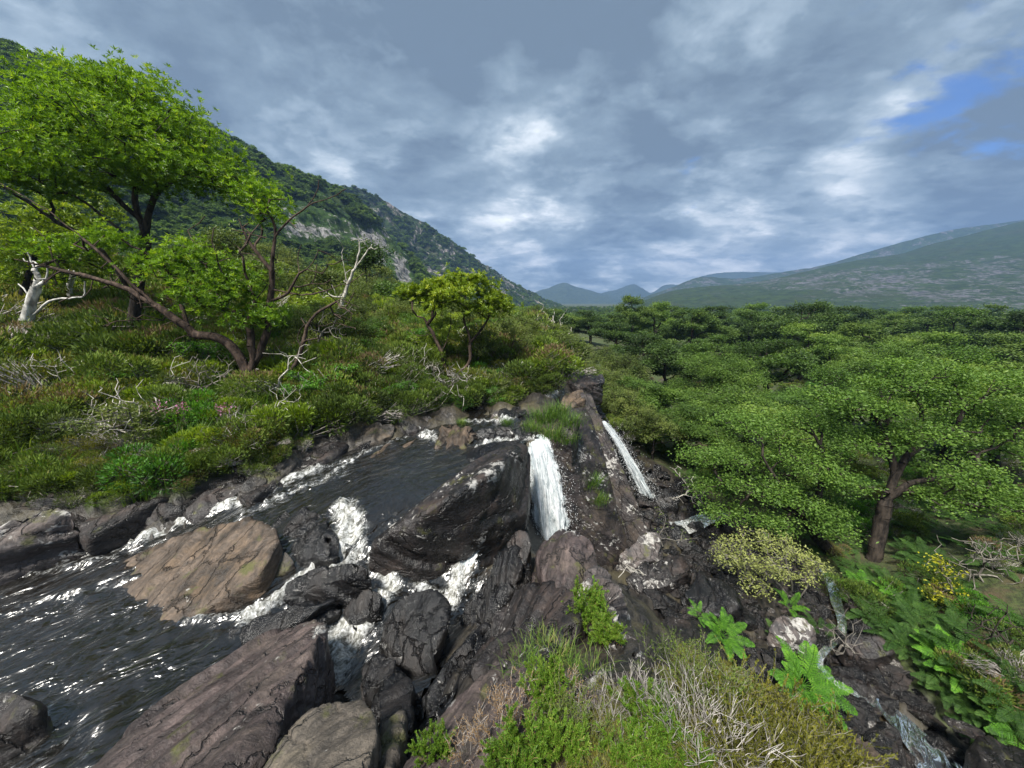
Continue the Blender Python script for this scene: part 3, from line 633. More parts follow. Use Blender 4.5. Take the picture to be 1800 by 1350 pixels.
# main cliff between the two waterfalls
def rock_pts(name, label, pts, mat, sub=5, cat='cliff', **kw):
    _rs[0] += 1
    P = np.array([W(u, v, z=z) if Y is None else W(u, v, Y=Y) for u, v, z, Y in pts])
    V, F = rock_mesh(name, P, mat, sub=sub, seed=_rs[0], **kw)
    return put_rock(name, label, V, F, M[mat], cat)
rock_pts('cliff', 'speckled cliff face between the two waterfalls',
     [(968, 775, -3.75, None), (985, 740, -3.5, None), (1010, 700, -3.2, None), (1032, 700, -3.3, None), (1055, 790, None, 11.0), (1112, 985, -7.4, None), (1080, 1005, -7.5, None), (1020, 960, -6.8, None), (992, 890, None, 9.2), (985, 1000, None, 9.4),
      (968, 760, None, 11.5), (1000, 980, None, 12), (1100, 960, None, 12)], 'rock_cliff', rough=.035, strata=.03, cuts=2, sharp=50)
rock_pts('cliff', 'steep blade of cliff running down beside the far waterfall',
     [(1018, 690, -3.05, None), (1040, 694, -3.15, None), (1062, 750, None, 12.0), (1150, 955, -7.2, None), (1140, 975, -7.5, None), (1095, 975, -7.6, None), (1048, 830, None, 11.0), (1030, 720, None, 12.0), (1030, 690, None, 14.5), (1085, 880, None, 13.4), (1140, 960, None, 11)],
     'rock_cliff', sub=6, rough=.03, strata=.025, cuts=0, sharp=60)
rock('rock', 'grass-topped rock hump between the stream and the main waterfall',
     [(938, 775, -3.75), (935, 745, -3.45), (950, 722, -3.25), (1005, 715, -3.15), (1022, 745, -3.4), (1010, 785, -3.9), (975, 795, -4.1)], -5.0, 'rock_cliff', sub=5, rough=.08)
rock('rock', 'reddish strata rock in the middle of the upper river',
     [(752, 785, -3.7), (775, 760, -3.5), (795, 745, -3.38), (830, 752, -3.38), (838, 772, -3.55), (815, 788, -3.65), (790, 795, -3.7)], -4.2, 'rock_brown', sub=5, rough=.1, strata=.2, layer=.09)
rock('rock', 'low reddish ledge beside the left bank of the upper river',
     [(630, 812, -3.74), (690, 778, -3.62), (735, 768, -3.6), (700, 800, -3.68), (650, 820, -3.74)], -4.2, 'rock_brown', sub=5, rough=.06, strata=.15)
for i, (u0, u1, v0, v1, lb) in enumerate([(836, 872, 752, 775, 'leftmost black rock of the row above the fall'), (868, 905, 750, 772, 'middle black rock of the row above the fall'), (902, 945, 748, 775, 'rightmost black rock of the row beside the grass hump')]):
    rock('rock', lb, [(u0, v0 + 8, -3.5), (u0 + 8, v0, -3.42), (u1 - 8, v0, -3.42), (u1, v0 + 7, -3.5), (u1 - 4, v1 - 6, -3.62), (u0 + 4, v1 - 6, -3.62)], -4.2, 'rock_wet', sub=5, rough=.1, strata=.06, group='black rocks above the main fall')
rock('rock', 'small white stone at the foot of the left bank', [(862, 735, -3.5), (868, 722, -3.4), (878, 722, -3.4), (878, 738, -3.52)], -3.9, 'rock_lichen', sub=4)
rock('rock', 'black rock under the bank just right of the white stone', [(872, 735, -3.5), (880, 718, -3.35), (925, 712, -3.3), (935, 722, -3.4), (900, 735, -3.5)], -4.0, 'rock_wet', sub=5, rough=.1)
rock('rock', 'flat dark rock splitting the stream at its far bend', [(910, 745, -3.5), (925, 722, -3.45), (950, 718, -3.42), (945, 738, -3.5)], -4.0, 'rock_wet', sub=4)
rock('rock', 'pinkish rock lip at the top of the far waterfall', [(985, 705, -3.3), (998, 686, -3.2), (1025, 684, -3.15), (1030, 700, -3.2), (1005, 712, -3.3)], -4.2, 'rock_brown', sub=5, rough=.1)
rock('rock', 'dark overhang rock where the stream appears', [(985, 668, -3.0), (1000, 655, -2.85), (1060, 655, -2.85), (1065, 672, -3.1), (1020, 678, -3.1)], -4.0, 'rock_dark', sub=5, rough=.12)
# left bank rocks
rock('rock', 'brown shelf rock under the heather at the far left', [(-40, 925, -3.9), (40, 885, -3.55), (130, 852, -3.45), (185, 860, -3.5), (180, 885, -3.7), (90, 908, -3.85)], -4.8, 'rock_bank', sub=5, rough=.06, strata=.06)
rock('rock', 'mossy black rock above the foaming chute by the bank', [(170, 935, -4.0), (205, 905, -3.75), (290, 878, -3.6), (330, 890, -3.7), (300, 912, -3.9), (215, 948, -4.1)], -4.8, 'rock_dark', sub=5, rough=.1, strata=.06)
rock('rock', 'dark rock at the bank beneath hanging dead twigs', [(320, 905, -3.85), (350, 868, -3.6), (420, 838, -3.5), (440, 850, -3.6), (400, 885, -3.8), (345, 915, -3.9)], -4.6, 'rock_dark', sub=5, rough=.1)
rock('rock', 'long tan-topped rock on the bank beside the rapids', [(398, 888, -3.8), (430, 845, -3.5), (500, 802, -3.4), (522, 806, -3.45), (505, 835, -3.65), (440, 880, -3.8)], -4.6, 'rock_bank', sub=5, rough=.05, strata=.06)
rock('rock', 'cracked grey bank rock between two brown ones', [(512, 835, -3.7), (530, 800, -3.5), (590, 775, -3.42), (612, 780, -3.5), (590, 805, -3.66), (540, 830, -3.7)], -4.5, 'rock_dark', sub=5, rough=.08, strata=.08)
rock('rock', 'tan overhanging rock on the bank under the heather', [(596, 780, -3.55), (625, 748, -3.3), (680, 738, -3.2), (697, 745, -3.3), (692, 765, -3.5), (645, 785, -3.6)], -4.4, 'rock_bank', sub=5, rough=.08, strata=.1)
for i, (u, v, s, lb) in enumerate([(715, 752, 22, 'black bank stone right of the tan overhanging rock'), (745, 738, 20, 'black bank stone left of the small round-topped tree'), (770, 728, 22, 'black bank stone under the small round-topped tree'), (800, 722, 20, 'black bank stone upstream of the round-topped tree'), (835, 716, 22, 'black bank stone below the dead white branches')]):
    rock('rock', lb, [(u - s, v + 6, -3.55), (u - s * .6, v - 7, -3.38), (u + s * .6, v - 9, -3.33), (u + s, v + 2, -3.5), (u, v + 10, -3.58)], -4.2, 'rock_dark', sub=4, rough=.12, group='black stones along the left bank')
_bank = poly_interp([wp(-20, 930, -3.95), wp(90, 905, -3.9), wp(190, 910, -3.9), wp(300, 895, -3.8), wp(390, 865, -3.75), wp(470, 850, -3.72), wp(540, 815, -3.68), wp(610, 790, -3.66), wp(700, 762, -3.6), wp(780, 735, -3.55)], 26)
# gorge rocks
gr = 'dark rocks on the gorge floor'
rock('boulder', 'grey wedge boulder standing in the stream below the far waterfall', [(1150, 880, -7.3), (1155, 862, -7.1), (1180, 855, -7.0), (1195, 872, -7.1), (1192, 890, -7.4), (1165, 895, -7.5)], -8.2, 'rock_wet', sub=5, rough=.06, sharp=60)
rock('boulder', 'white-spotted purple rock in the gorge under the thin sapling', [(1085, 980, -7.0), (1110, 955, -6.7), (1145, 930, -6.5), (1165, 940, -6.6), (1160, 975, -6.9), (1120, 1000, -7.1)], -8.0, 'rock_lichen', sub=5, rough=.1, strata=.1)
rock('boulder', 'dark slab of rock with a bleached branch lying on it', [(1100, 1015, -7.1), (1130, 985, -6.9), (1200, 975, -6.9), (1215, 1000, -7.0), (1170, 1030, -7.1), (1125, 1040, -7.2)], -7.6, 'rock_dark', sub=5, rough=.08, strata=.08, sharp=60)
rock('boulder', 'long black layered block lying in the gorge', [(1200, 1040, -7.0), (1225, 1000, -6.9), (1290, 1035, -6.95), (1305, 1060, -7.0), (1270, 1085, -7.1), (1220, 1070, -7.1)], -7.6, 'rock_wet', sub=5, rough=.05, strata=.1, sharp=60)
rock('boulder', 'huge smooth grey rock face falling below the ridge into the gorge', [(1140, 1110, -6.3), (1165, 1080, -6.3), (1225, 1085, -6.4), (1265, 1110, -6.5), (1285, 1165, -6.4), (1290, 1215, -6.3), (1215, 1190, -5.9), (1150, 1150, -5.9)], -8.0, 'rock_dark', sub=5, rough=.03, strata=.03, sharp=60)
rock('boulder', 'white-topped dark boulder beneath the pale willow bush', [(1350, 1105, -7.0), (1370, 1080, -6.9), (1415, 1085, -6.9), (1440, 1105, -7.0), (1420, 1125, -7.1), (1370, 1125, -7.1)], -7.5, 'rock_lichen', sub=5, rough=.09)
rock('boulder', 'flat dark boulder with white lichen spots beside the hidden stream', [(1475, 1125, -7.3), (1500, 1105, -7.2), (1555, 1120, -7.2), (1575, 1145, -7.3), (1540, 1160, -7.4), (1490, 1150, -7.4)], -7.75, 'rock_dark', sub=5, rough=.07)
rock('boulder', 'rusty brown slab at the lower right edge of the heather', [(1465, 1325, -6.1), (1475, 1285, -6.1), (1530, 1298, -6.2), (1570, 1345, -6.1), (1560, 1400, -5.9), (1490, 1400, -5.8)], -7.8, 'rock_brown', sub=5, rough=.07, strata=.1)
rock('boulder', 'big grey-purple boulder in the lower right corner', [(1700, 1320, -7.4), (1720, 1288, -7.3), (1790, 1305, -7.2), (1850, 1340, -7.1), (1830, 1400, -7.0), (1720, 1375, -7.2)], -8.8, 'rock_dark', sub=5, rough=.06)
_protos = []
for k in range(7):
    rg = np.random.default_rng(900 + k)
    P = rg.uniform(-1, 1, (14, 3)) * np.array([1.0, 0.7, 0.55])
    V, F = rock_mesh('boulder', P, 'rock_wet', sub=4, seed=900 + k, rough=.09, strata=.10, cuts=5, sharp=60, layer=.3)
    V[:, 2] -= V[:, 2].min()
    _protos.append([mesh_np('gorge_stone', V, F, [M[q]]) for q in ('rock_wet', 'rock_dark', 'rock_lichen')])
glabels = {}
rng = np.random.default_rng(5)
def near_phrase(u, v):
    if u < 1200: return 'below the far waterfall' if v < 960 else ('beside the bleached branch' if v < 1060 else 'under the smooth grey rock face')
    if u < 1340: return 'left of the pale willow bush' if v < 1080 else 'around the small fern on the ledge'
    if u < 1480: return 'under the pale willow bush' if v < 1120 else 'beside the bright green fern'
    if u < 1600: return 'below the leaning oak trunk' if v < 1120 else ('beside the stream pool' if v > 1230 else 'right of the bright green fern')
    return 'at the edge of the bracken slope'
gplaces = [(1205, 845, 26, 0), (1225, 870, 22, 0), (1145, 830, 18, 0), (1215, 930, 30, 0), (1180, 925, 26, 0), (1250, 960, 28, 1), (1200, 955, 30, 0), (1090, 1030, 26, 0), (1105, 1060, 30, 1), (1150, 1055, 34, 0), (1185, 1055, 26, 0), (1180, 1075, 18, 0),
           (1260, 1000, 26, 0), (1300, 1010, 24, 1), (1310, 1085, 30, 0), (1300, 1130, 30, 1), (1340, 1140, 30, 0), (1330, 1075, 14, 2), (1352, 1068, 12, 2), (1375, 1150, 30, 1), (1440, 1070, 30, 0), (1455, 1110, 26, 1), (1420, 1150, 26, 0), (1340, 1200, 36, 0), (1315, 1235, 34, 1), (1390, 1250, 34, 0),
           (1430, 1260, 36, 1), (1470, 1235, 34, 0), (1500, 1200, 40, 1), (1540, 1185, 32, 0), (1520, 1240, 40, 0), (1555, 1215, 30, 1), (1575, 1260, 34, 0), (1590, 1190, 30, 1), (1610, 1225, 28, 0), (1630, 1250, 26, 1), (1570, 1160, 22, 2), (1620, 1160, 14, 2), (1640, 1205, 12, 2), (1500, 1150, 26, 0), (1455, 1200, 26, 0),
           (1545, 1300, 34, 0), (1580, 1310, 26, 1), (1650, 1290, 30, 0), (1680, 1310, 26, 1), (1660, 1345, 30, 0), (1440, 1300, 40, 0), (1400, 1290, 36, 1), (1480, 1060, 20, 0), (1240, 890, 18, 1), (1130, 900, 16, 0), (1155, 945, 22, 0), (1175, 1000, 24, 1), (1060, 1010, 20, 0), (1270, 1240, 30, 0), (1360, 1240, 30, 1), (1410, 1115, 22, 1), (1525, 1275, 26, 2), (1700, 1270, 20, 1), (1300, 960, 20, 0)]
for i, (u, v, s, kind) in enumerate(gplaces):
    p = W(u, v, z=-7.6)
    for _ in range(6): p = W(u, v, z=ground_z(p[0], p[1]) + 0.12)
    dep = p[1] * CP - p[2] * SP
    sc = s * dep / FPX * rng.uniform(0.85, 1.15)
    o = link('gorge_stone', _protos[rng.integers(7)][kind], loc=(p[0], p[1], p[2] - 0.35 * sc - .1))
    o.rotation_euler = (rng.uniform(-.35, .35), rng.uniform(-.35, .35), rng.uniform(0, 6.28)); o.scale = (sc * rng.uniform(.9, 1.3), sc, sc * rng.uniform(.8, 1.2))
    adj = ['wet black angular stone', 'dark brown angular stone', 'small white-lichened stone'][kind]
    tag(o, None, 'stone', 'stones on the gorge floor ' + near_phrase(u, v)); glabels.setdefault((adj, near_phrase(u, v)), []).append((u, o))

ORD = ['leftmost', 'second from the left', 'third from the left', 'fourth from the left', 'fifth from the left', 'sixth from the left', 'seventh from the left', 'eighth from the left', 'ninth from the left', 'tenth from the left']
def name_row(items, text):
    items = sorted(items, key=lambda q: q[0])
    for k, (u, o) in enumerate(items):
        o['label'] = text if len(items) == 1 else text + ', ' + (ORD[k] if k < len(items) - 1 or k < 1 else 'rightmost')
for (adj, ph), it in glabels.items(): name_row(it, adj + ' ' + ph)
_bs = []
_rb = np.random.default_rng(61)
for i, p in enumerate(_bank):
    sc = _rb.uniform(.30, .55) * np.interp(i, [0, 25], [1.1, .75])
    o = link('bank_stone', _protos[i % 7][1 if i % 3 else 0], loc=(p[0] + _rb.normal() * .12, p[1] + _rb.normal() * .15 + .1, p[2] - .28 * sc - .12))
    o.rotation_euler = (_rb.uniform(-.25, .25), _rb.uniform(-.25, .25), 1.1 + _rb.uniform(-.5, .5)); o.scale = (sc * _rb.uniform(1.1, 1.7), sc, sc * _rb.uniform(.8, 1.1))
    tag(o, None, 'stone', 'dark stones along the foot of the left bank'); _bs.append((project(p)[0], o))
for k in range(0, 26, 5):
    name_row(_bs[k:k + 5], 'dark bank stone ' + ('beside the lichen boulder at the left', 'below the mossy black rock', 'by the tan-topped rock', 'by the cracked grey bank rock', 'under the tan overhanging rock', 'upstream of the tan overhanging rock')[k // 5])
# rubble between the gorge rocks
rg = np.random.default_rng(17); RUB = []
for (x, y) in zip(rg.uniform(2.5, 10, 2600), rg.uniform(2.5, 15.5, 2600)):
    if seg_dist(np.array([x]), np.array([y]), GORGE)[0] < 2.3 and not inside(np.array([x]), np.array([y]), [(4.0, 15), (6.5, 15.5), (9.5, 12.5), (9.5, 9.5), (8.6, 7.2), (8.2, 6.0), (8.6, 4.6), (11, 3), (60, 20), (3, 20)])[0]: RUB.append((x, y))
RUB = np.array(RUB); RUBZ = height(RUB[:, 0][None], RUB[:, 1][None])[0]

# ------------------------------------------------------------------ river surface
WL = [wp(*q) for q in [(1000, 668, -3.28), (985, 690, -3.35), (950, 705, -3.42), (900, 728, -3.52), (830, 742, -3.58), (760, 750, -3.6), (860, 765, -3.64), (930, 772, -3.68), (800, 800, -3.66), (700, 820, -3.67), (600, 850, -3.7), (560, 880, -3.72), (650, 900, -3.70), (740, 880, -3.68), (800, 850, -3.68),
       (480, 850, -3.74), (450, 900, -3.78), (400, 895, -3.86), (615, 925, -3.80), (590, 955, -3.95), (575, 985, -4.08), (520, 1020, -4.18), (440, 1075, -4.24), (320, 915, -3.98), (250, 935, -4.1), (150, 950, -4.22), (100, 1000, -4.25), (0, 1000, -4.26), (250, 1050, -4.25), (350, 1120, -4.25), (100, 1150, -4.26), (200, 1280, -4.27), (0, 1300, -4.28), (50, 1400, -4.28),
       (655, 1010, -4.25), (690, 1045, -4.42), (650, 1075, -4.52), (610, 1110, -4.62), (595, 1160, -4.8), (600, 1200, -4.9), (800, 1025, -4.6), (820, 1000, -4.45), (770, 1050, -4.66), (840, 1060, -4.75), (720, 1200, -4.3), (690, 1280, -4.1), (760, 1160, -4.45)]]
WZ = RBF(WL)
WPOLY = [wp(*q) for q in [(1010, 662, -3.25), (1005, 690, -3.3), (985, 708, -3.4), (945, 742, -3.55), (955, 772, -3.68), (925, 780, -3.7), (880, 800, -3.7), (800, 870, -3.7), (735, 925, -3.7), (700, 990, -4.2), (830, 985, -4.4), (868, 1010, -4.6), (840, 1075, -4.75), (790, 1160, -4.45), (735, 1230, -4.2), (700, 1330, -4.0), (640, 1300, -4.2), (600, 1230, -4.9), (560, 1230, -4.6), (480, 1250, -4.2), (250, 1480, -4.2), (-150, 1450, -4.25)]] + [(-16, 3.0, -4), (-16, 7.5, -4)] + [wp(*q) for q in [(0, 880, -3.9), (200, 880, -3.9), (400, 820, -3.8), (520, 780, -3.7), (620, 740, -3.6), (720, 715, -3.6), (860, 700, -3.5), (960, 670, -3.3), (990, 655, -3.25)]]
st = 0.05
X, Y = np.meshgrid(np.arange(-16, 3.2, st), np.arange(1.4, 16.5, st), indexing='ij')
Z = WZ(X, Y)
FOAM = [([(985, 690), (950, 707), (905, 728), (880, 735)], -3.45, .34, .95), ([(930, 705), (1000, 675)], -3.3, .3, .6), ([(800, 738), (850, 740), (885, 735)], -3.55, .22, .9), ([(745, 765), (765, 775), (755, 760)], -3.62, .25, .9), ([(840, 790), (870, 772), (915, 770), (940, 772)], -3.66, .2, 1.0),
        ([(720, 770), (640, 800), (560, 825)], -3.68, .18, .55), ([(560, 828), (500, 850), (470, 865)], -3.74, .25, .95), ([(600, 840), (530, 860), (420, 905)], -3.76, .3, .5), ([(430, 895), (330, 915), (250, 938), (215, 945)], -3.98, .2, 1.1), ([(200, 945), (130, 945), (120, 960)], -4.18, .2, 1.0), ([(180, 965), (90, 990)], -4.22, .1, .7),
        ([(605, 895), (610, 915), (620, 930)], -3.78, .36, 1.15), ([(625, 930), (590, 960), (575, 985)], -3.95, .28, 1.15), ([(580, 985), (520, 1025), (480, 1050), (430, 1075)], -4.15, .18, 1.1), ([(640, 960), (600, 985)], -4.0, .15, .9), ([(430, 1078), (330, 1095)], -4.25, .10, .7),
        ([(665, 1015), (690, 1040), (650, 1075), (615, 1110)], -4.5, .24, 1.15), ([(610, 1110), (590, 1140), (600, 1165)], -4.75, .26, 1.15), ([(825, 1000), (800, 1030), (785, 1060)], -4.6, .26, 1.15), ([(740, 1040), (780, 1045)], -4.6, .2, .9),
        ([(700, 835), (760, 800), (830, 790)], -3.67, .6, .18), ([(90, 1240), (50, 1290), (0, 1325)], -4.27, .05, 1.0), ([(520, 1180), (330, 1210)], -4.25, .1, .35), ([(60, 1270), (150, 1330)], -4.27, .5, .22), ([(200, 1000), (420, 1110)], -4.25, .5, .1), ([(30, 1010), (200, 985)], -4.24, .12, .6), ([(40, 1060), (250, 1020)], -4.25, .10, .45), ([(640, 800), (560, 850), (470, 880)], -3.72, .12, .75), ([(720, 760), (780, 740)], -3.6, .15, .8)]
foamv = np.zeros(X.shape)
for pts, z, wd, k in FOAM:
    pl = [wp(u, v, z) for u, v in pts]
    foamv = np.maximum(foamv, k * np.clip(1.22 - seg_dist(X, Y, pl) / (wd * .82), 0, 1))
P = np.stack([X.ravel(), Y.ravel(), np.zeros(X.size)], 1)
fl = np.stack([P[:, 0] * .62 + P[:, 1] * .78, (P[:, 0] * .78 - P[:, 1] * .62) * 2.6, P[:, 2]], 1)
Z = Z + (fbm(fl * 1.3, 4, 77) * 0.036 + fbm(fl * 4, 3, 78) * 0.011).reshape(X.shape) + np.clip(foamv, 0, 1) * ((ridged(P * np.array([4.0, 4.0, 1]), 4, 79).reshape(X.shape) - .55) * 0.42)
keep = inside(X, Y, WPOLY)
f = grid_faces(*X.shape); kf = keep.ravel()[f].all(1)
f = f[kf]
used = np.unique(f); remap = np.full(X.size, -1); remap[used] = np.arange(len(used))
VV = np.stack([X.ravel(), Y.ravel(), Z.ravel()], 1)[used]
river = link('river', mesh_np('river', VV, remap[f], [M['water']], attrs={'foam': foamv.ravel()[used]}))
tag(river, 'dark peaty river with white rapids', kind='structure')
# gorge stream ribbons
def ribbon(name, pts, widths, foamk, label, n=40, m_=14):
    c_ = poly_interp([wp(*p) for p in pts], n); d = np.gradient(c_, axis=0); d[:, 2] = 0; d /= np.linalg.norm(d, axis=1)[:, None]
    side = np.stack([d[:, 1], -d[:, 0], np.zeros(n)], 1); wd = np.interp(np.linspace(0, 1, n), np.linspace(0, 1, len(widths)), widths)
    s = np.linspace(-1, 1, m_)
    V = c_[:, None] + side[:, None] * (s[None, :, None] * wd[:, None, None])
    nz = fbm(V.reshape(-1, 3) * 3, 4, 5).reshape(n, m_); V[:, :, 2] += nz * .08
    fo_ = np.clip(foamk + 0.8 * fbm(V.reshape(-1, 3) * .9, 3, 8), 0, 1.1)
    o = link(name, mesh_np(name, V.reshape(-1, 3), grid_faces(n, m_), [M['water']], attrs={'foam': fo_})); tag(o, label, kind='structure'); return o
ribbon('stream', [(1122, 845, -7.0), (1140, 870, -7.45), (1150, 895, -7.6), (1180, 930, -7.65), (1240, 912, -7.6), (1300, 900, -7.6)], [.10, .28, .40, .40, .30, .03], .95, 'white stream below the far waterfall')
ribbon('stream', [(1440, 1000, -7.6), (1462, 1028, -7.65), (1470, 1060, -7.7), (1480, 1110, -7.75), (1440, 1160, -7.55), (1470, 1200, -7.6), (1540, 1235, -7.75), (1600, 1290, -7.95), (1650, 1345, -8.05), (1690, 1420, -8.1)], [.02, .12, .12, .08, .06, .10, .16, .30, .38, .38], .35, 'stream glinting between the gorge rocks')

# waterfalls
def fall(name, label, tl, tr, bl, br, n=70, m_=36, sheets=3, lip=0.25, seed=0, arch=.62):
    root = bpy.data.objects.new(name, None); COL.objects.link(root); root.location = tuple((np.array(bl) + br) / 2)
    tag(root, label, 'waterfall'); o0 = (np.array(bl) + br) / 2
    for k in range(sheets):
        t = np.linspace(0, 1, n)[:, None]; s = np.linspace(0, 1, m_)[None]
        top = np.array(tl)[None, None] * (1 - s[..., None]) + np.array(tr)[None, None] * s[..., None]
        bot = np.array(bl)[None, None] * (1 - s[..., None]) + np.array(br)[None, None] * s[..., None]
        hz = t ** arch
        V = top * (1 - hz[..., None]) + bot * hz[..., None]
        V[..., 2] = top[..., 2] * (1 - t ** 1.15) + bot[..., 2] * t ** 1.15
        back = np.array([-0.25, 0.9, 0.1]) * (0.10 * k)
        q = np.stack([(s * 14 + 0 * t).ravel(), (t * 3 + 0 * s).ravel(), np.full(n * m_, k * 9.1 + seed)], 1)
        nz = fbm(q, 5, seed + k).reshape(n, m_) * (0.05 + 0.30 * t)
        V = V + back + nz[..., None] * np.array([0.2, -1, 0.1])
        me = mesh_np('water_sheet', V.reshape(-1, 3) - o0, grid_faces(n, m_), [M['fall']], attrs={'along': (t * 1.0 + 0 * s).ravel() * 2.4, 'across': (s + 0 * t).ravel(), 'sheet': np.full(n * m_, k * 3.3 + seed)})
        link('water_sheet', me, root)
    rg = np.random.default_rng(seed + 5); ns = 2600 if n > 40 else 350; t = rg.random(ns) ** .7; s = rg.random(ns) * 1.16 - .08
    top = np.array(tl) + (np.array(tr) - tl) * s[:, None]; bot = np.array(bl) + (np.array(br) - bl) * s[:, None]
    Pd = top + (bot - top) * (t ** arch)[:, None]; Pd[:, 2] = top[:, 2] + (bot[:, 2] - top[:, 2]) * t ** 1.15
    t = np.where(rg.random(ns) < .3, 1 - .12 * rg.random(ns), t); Pd += rg.normal(size=(ns, 3)) * (.02 + .20 * t[:, None] ** 2) * np.array([1, 1, .8]) + np.array([0, -.08, 0])
    sz = rg.uniform(.004, .012, ns)[:, None]; ax = np.array([[1, 0, 0], [-.5, .87, 0], [-.5, -.87, 0], [0, 0, 1.8]])
    Vd = (Pd[:, None] + ax[None] * sz[:, None]).reshape(-1, 3) - o0; b4 = (np.arange(ns) * 4)[:, None]
    Fd = np.concatenate([b4 + np.array(q) for q in ([0, 1, 3], [1, 2, 3], [2, 0, 3], [0, 2, 1])])
    sp_ = link('spray', mesh_np('spray', Vd, Fd, [M['spray']]), root); sp_['kind'] = 'stuff'
    return root
fall('waterfall', 'main white waterfall plunging behind the purple-topped boulder', W(922, 771, z=-3.66), W(960, 768, z=-3.64), W(940, 985, Y=8.5), W(1008, 960, Y=8.7), sheets=4)
fall('waterfall', 'narrow far waterfall sliding down the right side of the cliff', W(1057, 745, Y=12.6), W(1068, 743, Y=13.0), W(1126, 868, Y=12.3), W(1150, 876, Y=12.7), sheets=3, seed=40, arch=.95)
fall('waterfall', 'short white chute dropping off the black boulder into the gully', W(812, 965, Y=5.9), W(845, 962, Y=6.0), W(792, 1050, z=-4.75), W(822, 1050, z=-4.8), sheets=2, seed=60, n=30, m_=20)

# ------------------------------------------------------------------ haze
hz_me = bpy.data.meshes.new('haze'); bm = bmesh.new(); bmesh.ops.create_cube(bm, size=1.0)
for v_ in bm.verts: v_.co = Vector((v_.co.x * 7200, v_.co.y * 7200, (v_.co.z + .5) * 420 - 40))
bm.to_mesh(hz_me); bm.free()
mt, m = new_mat('haze')
pv = m.new('ShaderNodeVolumePrincipled'); pv.inputs['Color'].default_value = (0.22, 0.36, 0.64, 1); pv.inputs['Density'].default_value = 0.00031; pv.inputs['Anisotropy'].default_value = 0.1
out = m.new('ShaderNodeOutputMaterial'); m.l.new(pv.outputs[0], out.inputs['Volume'])
hz_me.materials.append(mt)
tag(link('haze', hz_me), 'thin blue haze in the valley air', kind='stuff')
# ------------------------------------------------------------------ vegetation materials
def leaf_material(name, stops, trans=0.35, gloss=0.5, rough=0.45, objvar=0.25):
    mt, m = new_mat(name)
    tint = m.attr('tint')
    rnd = m.new('ShaderNodeObjectInfo').outputs['Random']
    f = m.math('ADD', tint, m.math('MULTIPLY', m.math('SUBTRACT', rnd, 0.5), objvar), clamp=True)
    col = m.ramp(f, stops)
    b = m.new('ShaderNodeBsdfPrincipled'); m.put(b.inputs['Base Color'], col); b.inputs['Roughness'].default_value = rough; b.inputs['Specular IOR Level'].default_value = gloss
    t = m.new('ShaderNodeBsdfTranslucent'); m.put(t.inputs['Color'], m.mix(1.0, col, (1.5, 1.5, 0.7), 'MULTIPLY'))
    out = m.new('ShaderNodeOutputMaterial'); m.l.new(m.mixsh(trans, b.outputs[0], t.outputs[0]), out.inputs[0])
    return mt
def bark_material(name, dark, light_, sc=9.0):
    mt, m = new_mat(name)
    pos = m.new('ShaderNodeTexCoord').outputs['Object']
    n = m.noise(m.vmath('MULTIPLY', pos, (1, 1, .35)), sc, 6, .65, .4); n2 = m.noise(pos, sc * 3, 4, .6)
    principled(m, **{'Base Color': m.mix(m.step(n, .35, .65), dark, light_), 'Roughness': .85, 'Normal': m.bump(m.math('ADD', n, m.math('MULTIPLY', n2, .4)), .8, .02), 'Specular IOR Level': .2})
    return mt
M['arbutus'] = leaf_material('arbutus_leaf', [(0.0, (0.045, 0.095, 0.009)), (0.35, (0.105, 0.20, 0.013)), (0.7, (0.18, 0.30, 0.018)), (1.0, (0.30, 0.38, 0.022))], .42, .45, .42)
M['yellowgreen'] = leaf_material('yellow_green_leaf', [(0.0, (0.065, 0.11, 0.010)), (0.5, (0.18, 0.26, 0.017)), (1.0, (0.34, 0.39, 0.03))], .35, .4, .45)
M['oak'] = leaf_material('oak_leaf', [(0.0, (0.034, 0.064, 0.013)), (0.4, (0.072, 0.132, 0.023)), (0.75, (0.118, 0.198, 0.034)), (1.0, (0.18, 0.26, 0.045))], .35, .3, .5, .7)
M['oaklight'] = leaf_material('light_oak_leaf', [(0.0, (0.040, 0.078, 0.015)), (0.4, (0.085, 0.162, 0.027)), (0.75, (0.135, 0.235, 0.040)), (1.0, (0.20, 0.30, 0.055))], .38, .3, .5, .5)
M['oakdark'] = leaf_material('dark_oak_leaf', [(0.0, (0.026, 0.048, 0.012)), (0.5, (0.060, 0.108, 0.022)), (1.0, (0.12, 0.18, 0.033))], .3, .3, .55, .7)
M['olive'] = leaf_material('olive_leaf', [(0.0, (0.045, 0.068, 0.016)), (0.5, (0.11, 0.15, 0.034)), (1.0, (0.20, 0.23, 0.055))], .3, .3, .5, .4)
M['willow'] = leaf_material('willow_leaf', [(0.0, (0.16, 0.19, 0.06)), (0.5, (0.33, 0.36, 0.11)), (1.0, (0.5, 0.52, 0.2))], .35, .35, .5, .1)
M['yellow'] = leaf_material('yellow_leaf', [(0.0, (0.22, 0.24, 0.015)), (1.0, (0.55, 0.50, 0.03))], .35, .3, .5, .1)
M['heather'] = leaf_material('heather_leaf', [(0.0, (0.030, 0.044, 0.010)), (0.35, (0.068, 0.108, 0.018)), (0.7, (0.125, 0.185, 0.028)), (0.9, (0.18, 0.22, 0.038)), (1.0, (0.16, 0.115, 0.06))], .25, .2, .6, .75)
M['green'] = leaf_material('bright_leaf', [(0.0, (0.03, 0.085, 0.010)), (0.5, (0.075, 0.20, 0.018)), (1.0, (0.16, 0.32, 0.03))], .35, .35, .5, .25)
M['gorse'] = leaf_material('gorse_needle', [(0.0, (0.035, 0.075, 0.010)), (0.4, (0.085, 0.17, 0.016)), (0.75, (0.155, 0.265, 0.024)), (1.0, (0.28, 0.29, 0.07))], .3, .3, .5, .2)
